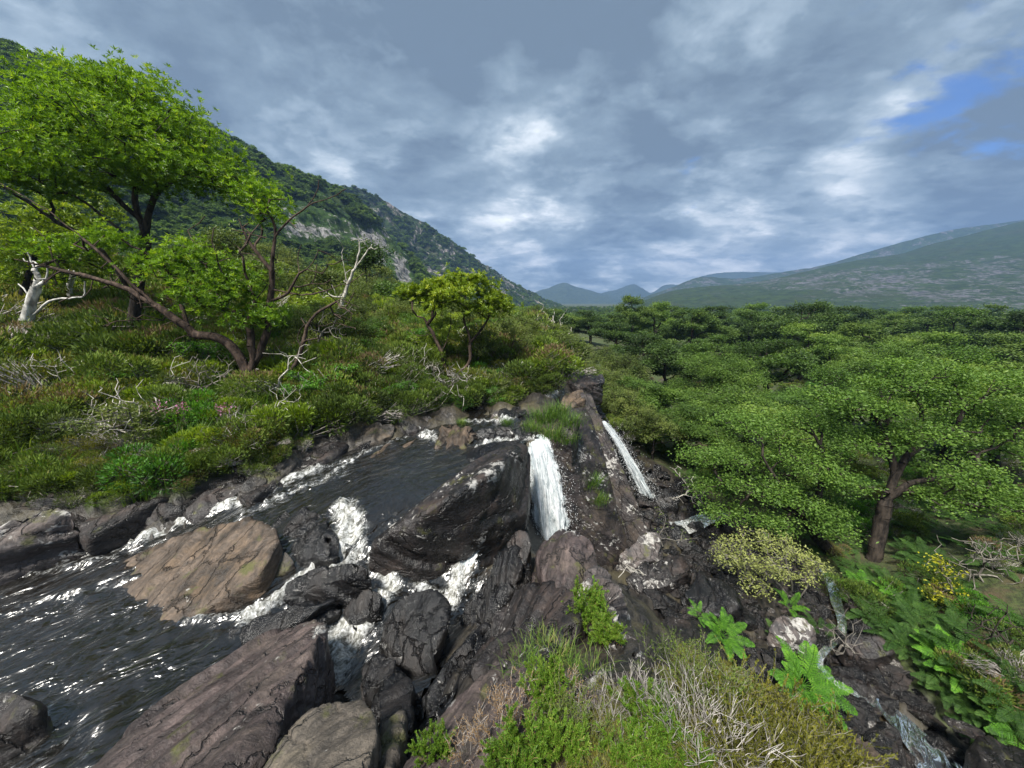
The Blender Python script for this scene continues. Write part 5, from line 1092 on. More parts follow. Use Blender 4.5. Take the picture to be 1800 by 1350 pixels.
for i, (u, v, Y, boxes, lb) in enumerate([(330, 690, 9.6, [(210, 350, 620, 720), (240, 330, 640, 700)], 'pale dead twigs spreading left below the arched trunk'), (490, 690, 9.9, [(440, 530, 610, 690), (470, 560, 600, 680)], 'tangle of white dead twigs right of the bent tree'), (560, 600, 12, [(520, 620, 520, 590), (560, 640, 540, 600)], 'grey dead twigs above the heather right of the bent tree'), (900, 680, 13.5, [(840, 935, 620, 680), (880, 945, 640, 700)], 'white dead branches hanging over the upper stream'),
                                            (975, 590, 28, [(940, 985, 530, 580), (960, 1010, 540, 590)], 'bleached dead tree on the skyline left of the blue peak'), (1000, 640, 20, [(985, 1015, 600, 640)], 'curved grey dead stem beyond the stream'), (330, 890, 8.2, [(270, 360, 870, 930)], 'grey dead twigs hanging over the bank rocks'), (700, 690, 11.6, [(640, 740, 660, 720)], 'grey dead twigs in the heather above the tan overhanging rock'),
                                            (1205, 870, 11.6, [(1160, 1230, 815, 880), (1195, 1260, 850, 890)], 'bleached driftwood branch among the stream rocks'), (80, 760, 9.4, [(0, 120, 720, 800)], 'pale dead branches lying in the heather at the left edge'), (1720, 1010, 8.2, [(1640, 1800, 930, 1060), (1690, 1800, 940, 1020)], 'bare grey shrub with tangled twigs at the right edge'), (1780, 1260, 6.2, [(1690, 1800, 1060, 1180), (1740, 1830, 1080, 1200)], 'dark bare sapling in front of the bracken at the right edge'),
                                            (1470, 1150, 6.6, [(1440, 1520, 1060, 1150), (1480, 1530, 1130, 1180)], 'thin bare branches among the rocks right of the bright fern'), (1130, 1010, 7.0, [(1080, 1190, 980, 1020)], 'crooked bleached branch lying on the dark gorge slab')]):
    b_ = W(u, v, Y=Y); tips_ = around(Y, boxes, {9: 6, 13: 6, 10: 70, 11: 45, 12: 26}.get(i, 14), .6)
    mid_ = np.mean(tips_, 0)
    bare('dead_branches', lb, b_, [[b_, b_ * .6 + mid_ * .4 + np.array([0, 0, .1]), b_ * .25 + mid_ * .75]], tips_, 'deadwood' if i not in (2, 6, 7, 10, 11, 12) else ('twig' if i != 11 else 'bark'), 60 + i, (.008 if i in (10, 11) else (.004 if i == 12 else .006)) * max(1, Y / 9), .035 * max(1, Y / 11), 'dead branches', k=4, curve=.5, seg=.12)
# yellow tufts in the bare shrub, pale willow bush, leaning oak trunks
custom_tree('shrub', 'yellow-leaved shrub sprays among the bare twigs at the right', W(1700, 1110, Y=7.6), [PX(7.6, (1700, 1110), (1680, 1050), (1660, 1010))], PADS(7.6, (1640, 990, 26, 10), (1665, 1000, 22, 10), (1660, 1035, 34, 12), (1645, 1050, 28, 12), (1690, 1050, 20, 8), (1670, 1065, 20, 8)), 'yellow', 'twig', 81, 40, 16, .075, .04, .005, .03, cat='shrub', mode='leaf', spread_=.09, seg=.1)
custom_tree('willow_bush', 'pale yellow-green willow bush leaning over the gorge rocks', W(1410, 1070, Y=8.4), [PX(8.4, (1410, 1075), (1380, 1040), (1350, 1010), (1310, 980)), PX(8.2, (1400, 1060), (1390, 1020), (1380, 980)), PX(8.6, (1380, 1040), (1330, 1020), (1290, 990)), PX(8.3, (1405, 1065), (1430, 1010), (1440, 990))],
    PADS(8.3, (1290, 965, 38, 22), (1330, 950, 42, 18), (1370, 960, 40, 20), (1410, 985, 38, 20), (1310, 1000, 40, 20), (1350, 990, 40, 22, 7.9), (1390, 1010, 36, 18, 8), (1275, 985, 25, 18), (1430, 1000, 25, 14), (1330, 1030, 30, 14, 7.9)), 'willow', 'twig', 83, 95, 16, .075, .032, .005, .045, cat='bush', mode='leaf', spread_=.10, seg=.12)
custom_tree('oak_tree', 'dark-trunked oak standing above the ferns with a pale broken branch', W(1545, 985, z=-8.0), [PX(10.1, (1535, 985, 10.0), (1550, 920), (1562, 870), (1590, 810), (1640, 770), (1680, 750)), PX(10.2, (1560, 880), (1570, 830), (1560, 780), (1530, 720)), PX(10.4, (1590, 815), (1620, 740), (1610, 690)), PX(9.9, (1562, 885), (1600, 850), (1650, 840), (1720, 820))],
    PADS(10.3, (1660, 700, 70, 16), (1590, 680, 70, 16), (1530, 720, 60, 16), (1700, 760, 75, 18), (1620, 760, 60, 14, 9.8), (1760, 800, 70, 18), (1680, 830, 70, 18, 9.6), (1560, 770, 50, 13), (1500, 780, 45, 13), (1770, 720, 70, 18), (1730, 880, 65, 20, 9.2), (1650, 880, 40, 14, 9.4), (1620, 650, 60, 14), (1720, 670, 70, 16), (1790, 880, 50, 20, 9), (1490, 850, 36, 12, 9.8), (1460, 700, 50, 14)), 'oaklight', 'bark', 85, 54, 85, .092, .05, .008, .2, mode='leaf', spread_=.19, seg=.2, tintbias=.12, k=6)
custom_tree('oak_tree', 'oak with fallen-looking leaning trunk spreading low over the gorge', W(1500, 1010, z=-8.1), [PX(10.3, (1505, 1010, 10.3), (1470, 980), (1430, 935), (1400, 890), (1370, 850), (1340, 800)), PX(10.5, (1430, 935), (1440, 870), (1450, 810), (1430, 760)), PX(10.8, (1400, 890), (1330, 870), (1270, 850))],
    PADS(10.6, (1290, 800, 60, 16, 11.2), (1240, 850, 45, 16, 11.4), (1350, 760, 65, 16, 11), (1420, 740, 60, 15, 11), (1330, 850, 60, 16, 10.4), (1390, 880, 55, 16, 10), (1440, 830, 50, 14, 10), (1270, 900, 40, 12, 10.6), (1450, 900, 40, 12, 9.8), (1470, 930, 36, 12, 9.4), (1360, 920, 45, 12, 9.9), (1230, 800, 40, 12, 11.8), (1400, 800, 50, 14, 10.6), (1300, 740, 50, 12, 11.6)), 'oaklight', 'bark', 87, 54, 85, .092, .05, .008, .19, mode='leaf', spread_=.19, seg=.2, tintbias=.10, k=6)
custom_tree('sapling', 'thin leafy sapling growing from the white-spotted gorge rock', W(1165, 955, Y=8.9), [PX(8.9, (1165, 960), (1160, 940), (1170, 915), (1160, 895)), PX(8.9, (1165, 945), (1195, 950), (1225, 945))], PADS(8.9, (1160, 905, 16, 12), (1175, 930, 24, 12), (1200, 940, 20, 10)), 'olive', 'twig', 89, 30, 5, .06, .03, .005, .014, cat='sapling', mode='leaf', spread_=.06, seg=.1)
# bushes and small trees on the left slope
for i, (u, v, Y, ru, rv, mat_, lb) in enumerate([(640, 440, 30, 38, 26, 'oakdark', 'dark green bushy tree right of the bleached dead tree'), (690, 510, 26, 40, 22, 'oak', 'spreading green bush left of the small round-topped tree'), (580, 480, 24, 45, 26, 'olive', 'olive-green tree behind the bleached dead tree'), (545, 520, 20, 40, 22, 'yellowgreen', 'yellow-green bush just right of the bent tree'), (660, 545, 22, 36, 18, 'oak', 'green bush below the spreading bush on the slope'),
                                                  (460, 470, 22, 45, 26, 'olive', 'olive bush behind the bent tree stems'), (400, 420, 24, 50, 26, 'olive', 'greyish scrub tree filling the gap under the tall crown'), (720, 550, 28, 40, 18, 'oakdark', 'dark bush behind the small round-topped tree'), (600, 575, 17, 26, 14, 'yellowgreen', 'small yellow-green bush under the bleached dead tree'), (300, 530, 20, 60, 25, 'olive', 'shaded scrub between the two left trees'),
                                                  (900, 560, 32, 34, 18, 'oak', 'rounded bush right of the small round-topped tree'), (960, 560, 36, 34, 14, 'oakdark', 'dark bush left of the skyline dead tree'), (770, 580, 24, 40, 14, 'olive', 'low olive scrub behind the forked trunk'), (660, 580, 18, 34, 12, 'olive', 'low scrub on the ferny slope')]):
    g = ground_z(*W(u, v, Y=Y)[:2]); tp = W(u, v, Y=Y); kx = Y / FPX
    pads_ = [(tp + np.array([rng.uniform(-.6, .6) * ru * kx, rng.uniform(-.5, .5) * ru * kx, rng.uniform(-.8, .1) * rv * kx]), (ru * kx * .5, ru * kx * .5, rv * kx * .45)) for _ in range(7)]
    base = np.array([tp[0], tp[1], g])
    custom_tree('bush' if rv < 23 else 'slope_tree', lb, base, [[base, base * .6 + tp * .4, tp]], pads_, mat_, 'bark', 120 + i, 16 if Y > 18 else 26, 34, .0075 * Y, .0045 * Y, .008, .06, cat='bush' if rv < 23 else 'tree', mode='leaf', spread_=.012 * Y, seg=.25, k=5)

# ------------------------------------------------------------------ shrub, heather, grass and fern prototypes
def sprig_mesh(seed, stems, height, spread, leafL, leafW, per, lm, sm='twig', lean=.5, stem_r=.003, bushy=.0, branch=0, tint0=.4, top=0.45, ang=(20, 60)):
    rng = np.random.default_rng(seed)
    b = rng.normal(size=(stems, 2)) * spread * .45
    az = np.arctan2(b[:, 1], b[:, 0]) + rng.normal(size=stems) * .6
    ln = lean * rng.uniform(.2, 1.1, stems)
    h = height * rng.uniform(.55, 1.1, stems) * (1 - .25 * np.clip(np.hypot(b[:, 0], b[:, 1]) / (spread + .01), 0, 1))
    t = np.linspace(0, 1, 5)
    off = (t ** 1.5)[None] * (h * ln)[:, None]
    wob = rng.normal(size=(stems, 5, 2)) * .03 * height * t[None, :, None]
    P = np.stack([b[:, :1] + off * np.cos(az)[:, None] + wob[..., 0], b[:, 1:] + off * np.sin(az)[:, None] + wob[..., 1], h[:, None] * t[None] * (1 - .15 * ln[:, None]) - .03], -1)
    parts_s = []
    for q in range(4):
        parts_s.append(tubes(P[:, q], P[:, q + 1], np.full(stems, stem_r * (1 - .17 * q)), np.full(stems, stem_r * (1 - .17 * (q + 1))), 3))
    if branch:
        j = rng.integers(0, stems, branch); tt = rng.uniform(.35, .95, branch); i0 = np.minimum((tt * 4).astype(int), 3); fr = (tt * 4 - i0)[:, None]
        p0 = P[j, i0] * (1 - fr) + P[j, i0 + 1] * fr; d = unit(P[j, i0 + 1] - P[j, i0]) + rand_unit(rng, branch) * .8
        p1 = p0 + unit(d) * height * rng.uniform(.12, .3, (branch, 1)); p2 = p1 + unit(d + rand_unit(rng, branch) * .5) * height * .1
        parts_s += [tubes(p0, p1, np.full(branch, stem_r * .7), np.full(branch, stem_r * .5), 3), tubes(p1, p2, np.full(branch, stem_r * .5), np.full(branch, stem_r * .3), 3)]
    Vs, Fs = join(parts_s)
    V, F = Vs, Fs; tint = np.full(len(Vs), .5); midx = np.zeros(len(Fs), int)
    if per:
        n = stems * per; j = np.repeat(np.arange(stems), per); tt = 1 - (1 - top) * rng.random(n) ** .9 if True else 0
        tt = top + (1 - top) * rng.random(n)
        i0 = np.minimum((tt * 4).astype(int), 3); fr = (tt * 4 - i0)[:, None]
        p = P[j, i0] * (1 - fr) + P[j, i0 + 1] * fr; ax = unit(P[j, i0 + 1] - P[j, i0])
        if branch and bushy:
            m_ = rng.random(n) < bushy; q = rng.integers(0, branch, n); f2 = rng.random((n, 1))
            p = np.where(m_[:, None], p0[q] * (1 - f2) + p2[q] * f2, p); ax = np.where(m_[:, None], unit(p2 - p0)[q], ax)
        th_ = np.radians(rng.uniform(*ang, n))[:, None]; sd = rand_unit(rng, n); sd = unit(sd - ax * (sd * ax).sum(1, keepdims=True))
        D = ax * np.cos(th_) + sd * np.sin(th_)
        Vl, Fl = leaf_quads(p, D, rand_unit(rng, n, .6), leafL * rng.uniform(.6, 1.2, n), leafW * rng.uniform(.7, 1.3, n))
        st_t = rng.random(stems)
        tl = np.clip(tint0 + .35 * (st_t[j] - .5) + .4 * (tt - .75) + rng.normal(size=n) * .1, 0, 1)
        V, F = join([(Vs, Fs), (Vl, Fl)]); tint = np.concatenate([tint, np.repeat(tl, 4)]); midx = np.concatenate([midx, np.ones(len(Fl), int)])
    return V, F, tint, midx, [M[sm], M[lm]]
def to_mesh(name, t): V, F, tint, midx, mats = t; return mesh_np(name, V, F, mats, False, {'tint': tint}, midx)
def grass_mesh(seed, n, height, spread, width, lm='grass', lean=.7, tint0=.5):
    rng = np.random.default_rng(seed); b = rng.normal(size=(n, 2)) * spread * .5; az = np.arctan2(b[:, 1], b[:, 0]) + rng.normal(size=n) * .8
    h = height * rng.uniform(.5, 1.15, n); ln = lean * rng.uniform(.2, 1.3, n); t = np.array([0, .35, .7, 1.0])
    x = b[:, :1] + (t ** 2)[None] * (h * ln)[:, None] * np.cos(az)[:, None]; y = b[:, 1:] + (t ** 2)[None] * (h * ln)[:, None] * np.sin(az)[:, None]
    z = h[:, None] * (t[None] - .35 * ln[:, None] * t[None] ** 2.5) - .03
    C = np.stack([x, y, z], -1); sd = np.stack([-np.sin(az), np.cos(az), np.zeros(n)], -1)[:, None] * (width * np.array([1, .85, .55, .06]))[None, :, None] * .5
    V = np.stack([C - sd, C + sd], 2).reshape(-1, 3); bs = (np.arange(n) * 8)[:, None]
    F = np.concatenate([np.stack([bs + 2 * k, bs + 2 * k + 1, bs + 2 * k + 3, bs + 2 * k + 2], -1).reshape(-1, 4) for k in range(3)])
    tint = np.repeat(np.clip(tint0 + rng.normal(size=n) * .2, 0, 1), 8)
    return mesh_np('grass_tuft', V, F, [M[lm]], False, {'tint': tint})
def bush_dome(seed, R, Hh, n, L, Wd, lm, tw=60, tint0=.4, lumps=7, sm='twig', up=.7):
    rng = np.random.default_rng(seed)
    lc = np.stack([rng.normal(size=lumps) * R * .45, rng.normal(size=lumps) * R * .45, Hh * rng.uniform(.3, .75, lumps)], 1); lr = R * rng.uniform(.3, .55, lumps); lt = rng.random(lumps)
    k = rng.integers(0, lumps, n); d = rand_unit(rng, n, .35) * (rng.uniform(.55, 1.05, n) ** .6)[:, None]
    P = lc[k] + d * lr[k][:, None] * np.array([1, 1, .8]); P[:, 2] = np.maximum(P[:, 2], .02)
    D = unit(d) + np.array([0, 0, up]) + rng.normal(size=(n, 3)) * .35
    Vl, Fl = leaf_quads(P, D, rand_unit(rng, n), L * rng.uniform(.6, 1.3, n), Wd * rng.uniform(.7, 1.3, n))
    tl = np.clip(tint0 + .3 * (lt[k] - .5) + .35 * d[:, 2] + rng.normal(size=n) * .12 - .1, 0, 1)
    e = P[rng.integers(0, n, tw)]; s0 = np.stack([rng.normal(size=tw) * R * .12, rng.normal(size=tw) * R * .12, np.zeros(tw)], 1); md = s0 * .5 + e * .5 + rng.normal(size=(tw, 3)) * .06
    Vs, Fs = join([tubes(s0, md, np.full(tw, .009), np.full(tw, .006), 3), tubes(md, e, np.full(tw, .006), np.full(tw, .003), 3)])
    V, F = join([(Vs, Fs), (Vl, Fl)])
    return mesh_np('bush', V, F, [M[sm], M[lm]], False, {'tint': np.concatenate([np.full(len(Vs), .5), np.repeat(tl, 4)])}, np.concatenate([np.zeros(len(Fs), int), np.ones(len(Fl), int)]))
def frond_mesh(seed, L, lm, pairs=14, width=.21, droop=.5):
    rng = np.random.default_rng(seed)
    t = np.linspace(0, 1, 9); C = np.stack([L * (t - .12 * droop * t ** 2), 0 * t, L * (.75 * t - droop * 1.0 * t ** 2.2)], 1)
    Vr, Fr = tubes(C[:-1], C[1:], np.linspace(.006, .002, 8), np.linspace(.005, .0015, 8), 3)
    P = []; D = []; Nn = []; LL = []; WW = []
    for i in range(pairs):
        tt = .20 + .79 * i / pairs; c_ = np.array([np.interp(tt, t, C[:, k]) for k in range(3)]); ax = unit(np.array([np.interp(min(1, tt + .02), t, C[:, k]) for k in range(3)]) - c_)
        pl = L * width * ((1 - ((tt - .35) / .68) ** 2) if tt > .35 else .8 + .2 * tt / .35) * rng.uniform(.85, 1.1)
        for s_ in (-1, 1):
            d = unit(np.array([0, s_ * 1.0, 0]) + ax * .5 + np.array([0, 0, -.15 + rng.normal() * .1])); up = unit(np.cross(ax, d) * s_)
            P.append(c_); D.append(d); Nn.append(up + rng.normal(size=3) * .2); LL.append(pl); WW.append(L * .026)
            for q in range(4):
                f_ = (q + .35) / 4.6
                for s2 in (-1, 1):
                    P.append(c_ + d * pl * f_); D.append(d * .8 + unit(np.cross(up, d)) * s2); Nn.append(up + rng.normal(size=3) * .2); LL.append(L * .045 * (1.1 - .7 * f_)); WW.append(L * .020)
    Vl, Fl = leaf_quads(np.array(P), np.array(D), np.array(Nn), np.array(LL), np.array(WW), .05, .1)
    V, F = join([(Vr, Fr), (Vl, Fl)])
    tint = np.concatenate([np.full(len(Vr), .4), np.repeat(np.clip(.5 + .3 * vnoise(np.array(P) * 9, seed) + rng.normal(size=len(P)) * .15, 0, 1), 4)])
    return mesh_np('frond', V, F, [M[lm]], False, {'tint': tint})
FROND = {lm: [frond_mesh(300 + i, 1.0, lm, droop=.45 + .12 * i) for i in range(3)] for lm in ('fern', 'bracken')}
def fern(label, p, size, lm, n, seed, tilt=(0, 0), group=None, face=None):
    rng = random.Random(seed)
    o = thing('fern', label, 'fern', p, group)
    o.rotation_euler = (tilt[0], tilt[1], 0)
    for i in range(n):
        az = i * 2.4 + rng.uniform(-.3, .3) if face is None else face + rng.uniform(-1.3, 1.3)
        f = link('frond', FROND[lm][rng.randrange(3)], o, rotz=az, scale=size * rng.uniform(.75, 1.1))
        f.rotation_euler = (rng.uniform(-.3, .3), -rng.uniform(-.1, .35), az)
    return o
def ground_pt(u, v, dz=0.0, z0=-3.0):
    p = W(u, v, z=z0)
    for _ in range(12):
        g = ground_z(p[0], p[1]) + dz
        q = W(u, v, z=min(g, -.05)); p = p * .4 + q * .6
    return p

# ------------------------------------------------------------------ scatter helper for ground cover nobody could count
LIB = bpy.data.collections.new('plant_library')
def scatter(name, label, pts, scales, meshes, seed=0, tilt=.12, kind='stuff'):
    rng = np.random.default_rng(seed); n = len(pts)
    me = bpy.data.meshes.new(name); me.vertices.add(n); me.vertices.foreach_set('co', np.ascontiguousarray(pts, np.float32).ravel())
    rot = np.stack([rng.normal(size=n) * tilt, rng.normal(size=n) * tilt, rng.uniform(0, 6.28, n)], 1).astype(np.float32)
    a = me.attributes.new('rot', 'FLOAT_VECTOR', 'POINT'); a.data.foreach_set('vector', rot.ravel())
    a = me.attributes.new('size', 'FLOAT', 'POINT'); a.data.foreach_set('value', np.asarray(scales, np.float32))
    a = me.attributes.new('pick', 'INT', 'POINT'); a.data.foreach_set('value', rng.integers(0, len(meshes), n).astype(np.int32))
    o = link(name, me); tag(o, label, kind=kind)
    cl = bpy.data.collections.new(name + '_plants')
    for q, mm in enumerate(meshes): cl.objects.link(bpy.data.objects.new(name + '_plant', mm))
    ng = bpy.data.node_groups.new(name, 'GeometryNodeTree')
    ng.interface.new_socket('Geometry', in_out='INPUT', socket_type='NodeSocketGeometry'); ng.interface.new_socket('Geometry', in_out='OUTPUT', socket_type='NodeSocketGeometry')
    nn, ll = ng.nodes, ng.links
    gi, go = nn.new('NodeGroupInput'), nn.new('NodeGroupOutput')
    ci = nn.new('GeometryNodeCollectionInfo'); ci.inputs['Collection'].default_value = cl; ci.inputs['Separate Children'].default_value = True; ci.inputs['Reset Children'].default_value = True
    ip = nn.new('GeometryNodeInstanceOnPoints'); ip.inputs['Pick Instance'].default_value = True
    def na(nm, ty):
        q = nn.new('GeometryNodeInputNamedAttribute'); q.data_type = ty; q.inputs['Name'].default_value = nm; return q.outputs[0]
    ll.new(gi.outputs[0], ip.inputs['Points']); ll.new(ci.outputs[0], ip.inputs['Instance']); ll.new(na('pick', 'INT'), ip.inputs['Instance Index'])
    ll.new(na('rot', 'FLOAT_VECTOR'), ip.inputs['Rotation']); ll.new(na('size', 'FLOAT'), ip.inputs['Scale'])
    ll.new(ip.outputs[0], go.inputs[0])
    md = o.modifiers.new('scatter', 'NODES'); md.node_group = ng
    return o
# ------------------------------------------------------------------ ground cover
HEATH = [bush_dome(400 + i, .55, .5, 2800, .065, .019, 'heather', tint0=.38 + .05 * i) for i in range(4)]
HEATHG = [bush_dome(410 + i, .55, .55, 2400, .07, .026, 'yellowgreen' if i else 'green', tint0=.25, up=.4) for i in range(2)]
HEATHB = [bush_dome(415 + i, .5, .42, 1500, .06, .014, ('golden', 'heather', 'olive')[i], tw=260, tint0=(.3, .75, .4)[i], sm='deadheath') for i in range(3)]
GRASS = [grass_mesh(420 + i, 130, .55, .3, .014, tint0=.45) for i in range(3)]
BRACK = []
for i in range(2):
    parts = []; rg = np.random.default_rng(430 + i)
    fm_ = FROND['bracken'][i]; nv = len(fm_.vertices); co = np.zeros(nv * 3, np.float32); fm_.vertices.foreach_get('co', co); co = co.reshape(-1, 3).astype(float)
    fi = np.zeros(len(fm_.loops), np.int32); fm_.loops.foreach_get('vertex_index', fi); fi = fi.reshape(-1, 4)
    for k in range(6):
        a_ = k * 1.05 + rg.uniform(-.3, .3); s_ = rg.uniform(.6, .95); R_ = np.array([[cos(a_), -sin(a_), 0], [sin(a_), cos(a_), 0], [0, 0, 1]])
        parts.append((co @ R_.T * s_ + np.array([0, 0, .1]), fi))
    V, F = join(parts); BRACK.append(mesh_np('bracken', V, F, [M['bracken']], False, {'tint': np.repeat(rg.uniform(.2, .7, len(V) // 4 + 1), 4)[:len(V)]}))
LOWTREE = [oak_proto(1400 + i, R=3, Ht=5, leaves=1500, leafL=.55, lm='oakdark' if i != 2 else 'oak', npads=12, tipn=60, flat=.6)[1] for i in range(3)]
rng = np.random.default_rng(2024)
def region_points(n, xr, yr, ok):
    x = rng.uniform(*xr, n); y = rng.uniform(*yr, n); m_ = ok(x, y); x, y = x[m_], y[m_]
    z = height(x[None], y[None])[0]
    return np.stack([x, y, z], 1)
def river_d(x, y): return seg_dist(x, y, RIVER)
WEDGE = [wp(-300, 900, -3.6), wp(0, 885, -3.65), wp(180, 880, -3.6), wp(300, 862, -3.5), wp(420, 815, -3.4), wp(530, 770, -3.3), wp(620, 738, -3.2), wp(700, 720, -3.15), wp(800, 702, -3.1), wp(880, 694, -3.1), wp(940, 680, -3.0), wp(985, 655, -2.9), (3.0, 17, -3), (2.5, 24, -4), (4, 34, -4), (6, 60, -4), (-60, 70, 0), (-60, 5, 0), (-30, 3, 0), (-16, 6.5, -3)]
def bank(x, y): return inside(x, y, WEDGE)
p = region_points(7500, (-40, 4), (5, 36), lambda x, y: bank(x, y) & (rng.random(len(x)) < np.clip(14 / np.hypot(x, y), .25, 1)))
sc_ = np.clip(rng.lognormal(-.25, .5, len(p)), .4, 1.6) * np.clip(np.hypot(p[:, 0], p[:, 1]) / 13, .75, 1.6) * (1.22 + .5 * fbm(p * .35, 3, 91))
for _tx, _ty in ((W(413, 722, Y=10.6)[:2]), (W(776, 702, Y=13.2)[:2]), (W(46, 575, Y=12.6)[:2])):
    for _f in (.8, .87, .94, 1.0): sc_ = np.where(np.hypot(p[:, 0] - _tx * _f, p[:, 1] - _ty * _f) < .9, np.minimum(sc_, .38), sc_)
_eb = np.concatenate([_bank[:17] + np.array([-.35, .55, 0]) + rng.normal(size=(17, 3)) * .18 for _ in range(6)]); _eb[:, 2] = height(_eb[:, 0][None], _eb[:, 1][None])[0]
p = np.concatenate([p, _eb]); sc_ = np.concatenate([sc_, rng.uniform(.4, .75, len(_eb))])
scatter('heather_undergrowth', 'olive heather and bilberry covering the left bank', p, sc_, HEATH + HEATHB + HEATHG[1:], 1)
p = region_points(700, (-40, 4), (7, 40), bank)
scatter('leafy_undergrowth', 'bright green leafy undergrowth on the left slope', p, rng.uniform(.5, 1.3, len(p)), HEATHG, 2)
SHRUB = [oak_proto(1600 + i, R=.75, Ht=1.35, leaves=2600, leafL=.06, lm=('olive', 'yellowgreen', 'green', 'olive')[i], npads=9, tipn=90, flat=.8, trunk_r=.02)[:2] for i in range(4)]
def one_mesh(tr_, cr_):
    out = []; 
    for me in (tr_, cr_):
        co = np.zeros(len(me.vertices) * 3, np.float32); me.vertices.foreach_get('co', co); fi = np.zeros(len(me.loops), np.int32); me.loops.foreach_get('vertex_index', fi); out.append((co.reshape(-1, 3).astype(float), fi.reshape(-1, 4)))
    V, F = join(out); ti = np.zeros(len(cr_.vertices), np.float32); cr_.attributes['tint'].data.foreach_get('value', ti)
    return mesh_np('shrub', V, F, [M['twig'], cr_.materials[0]], False, {'tint': np.concatenate([np.full(len(tr_.vertices), .5), ti])}, np.concatenate([np.zeros(len(out[0][1]), int), np.ones(len(out[1][1]), int)]))
SHRUB = [one_mesh(*q) for q in SHRUB]
BARE = []
for i in range(2):
    rb_ = np.random.default_rng(1700 + i); sk = Skel(); sk.line([(0, 0, -.1), (rb_.normal() * .1, rb_.normal() * .1, .4)], rng=rb_, seg=.1); sk.tips(rand_unit(rb_, 60, .9) * rb_.uniform(.5, 1.1, (60, 1)) * np.array([.9, .9, 1.0]) + np.array([0, 0, .25]), rb_, seg=.1, wander=.3, pw=.25, curve=.5)
    V, F = sk.mesh(sk.radii(.007, 2.3, trunk=.03), 3); BARE.append(mesh_np('bare_shrub', V, F, [M['twig' if i else 'deadwood']]))
p = region_points(620, (-34, 3.5), (6.5, 32), bank)
keep_ = np.ones(len(p), bool)
for _tx, _ty in ((W(413, 722, Y=10.6)[:2]), (W(776, 702, Y=13.2)[:2]), (W(46, 575, Y=12.6)[:2])):
    for _f in (.7, .8, .87, .94, 1.0): keep_ &= np.hypot(p[:, 0] - _tx * _f, p[:, 1] - _ty * _f) > 1.0
p = p[keep_]; scatter('bank_shrubbery', 'tangled leafy shrubs growing through the heather of the left bank', p, rng.uniform(.55, 1.15, len(p)), SHRUB, 41)
p = region_points(170, (-30, 3), (6.5, 28), bank)
scatter('bare_shrubbery', 'grey leafless shrubs scattered through the left bank', p, rng.uniform(.6, 1.2, len(p)), BARE, 42)
p = region_points(1600, (-32, 3), (6, 30), bank)
scatter('bank_grass', 'long grass among the heather on the left bank', p, rng.uniform(.7, 1.5, len(p)), GRASS, 3)
p = region_points(900, (-22, 6), (15, 42), bank)
scatter('bracken_undergrowth', 'bracken covering the open slope behind the bank', p, rng.uniform(.7, 1.4, len(p)), BRACK, 4)
# valley floor under the oaks and the right slope
GEDGE = [(4.0, 15), (6.5, 15.5), (9.5, 12.5), (9.5, 9.5), (8.6, 7.2), (8.2, 6.0), (8.6, 4.6), (11, 3), (30, 2), (60, 20), (60, 60), (8, 60), (4, 34), (3, 20)]
vall = lambda x, y: inside(x, y, GEDGE)
p = region_points(2000, (3, 60), (2, 60), lambda x, y: vall(x, y) & (rng.random(len(x)) < np.clip(16 / np.hypot(x, y), .2, 1)))
scatter('valley_undergrowth', 'shaded leafy undergrowth on the valley floor', p, rng.uniform(.6, 1.4, len(p)), HEATH + HEATHB[1:] + HEATHG[:1], 5)
p = region_points(420, (7, 26), (2, 16), vall)
scatter('bracken_slope', 'bracken covering the right slope under the oaks', p, rng.uniform(.5, 1.0, len(p)), BRACK, 6)
# distant woodland in the valley
def far_ok(x, y):
    r = np.hypot(x, y); return (r > 75) & (r < 700) & (x > -.12 * y - 5) & (rng.random(len(x)) < np.clip(160 / r, .1, 1) ** 1.3)
p = region_points(16000, (-60, 620), (20, 640), far_ok)
tops = -3.2 - .014 * np.hypot(p[:, 0], p[:, 1])
s_ = np.clip((tops - p[:, 2]) / 5.0, .7, 2.0) * rng.uniform(.75, 1.05, len(p))
scatter('distant_woodland', 'distant oak woodland filling the valley floor', p, s_, LOWTREE, 7)
# scrub on the mountainsides
def on_loft(V, crag, n, lim, seed, tmax=1.0):
    rg = np.random.default_rng(seed); nc, nr_ = V.shape[:2]
    i = rg.integers(0, nc - 1, n); j = (rg.random(n) ** 1.1 * (nr_ - 2) * tmax).astype(int); f = rg.random((n, 2))
    P = V[i, j] * (1 - f[:, :1]) + V[i + 1, j] * f[:, :1]; P = P * (1 - f[:, 1:]) + V[i, j + 1] * f[:, 1:]
    return P[crag[i, j] < lim]
p = on_loft(near_V, near_c, 15000, .12, 11)
scatter('mountain_scrub', 'oak scrub covering the nearer mountainside', p - np.array([0, 0, 1.6]), np.random.default_rng(3).uniform(.35, .95, len(p)) * np.clip(np.hypot(p[:, 0], p[:, 1]) / 190, .5, 1.3), LOWTREE, 8)
p = on_loft(far_V, far_c, 9000, .16, 12)
scatter('mountain_scrub', 'scrub woodland on the farther mountainside', p - np.array([0, 0, 2.0]), np.random.default_rng(4).uniform(.5, 1.3, len(p)), LOWTREE, 9)

RUBP = np.stack([RUB[:, 0], RUB[:, 1], RUBZ - .04], 1)
scatter('rubble', 'broken wet stones strewn over the gorge floor', RUBP, np.clip(np.random.default_rng(6).lognormal(-1.75, .5, len(RUBP)), .06, .34), [q[0] for q in _protos[:4]] + [q[1] for q in _protos[4:]], 31, tilt=.5)
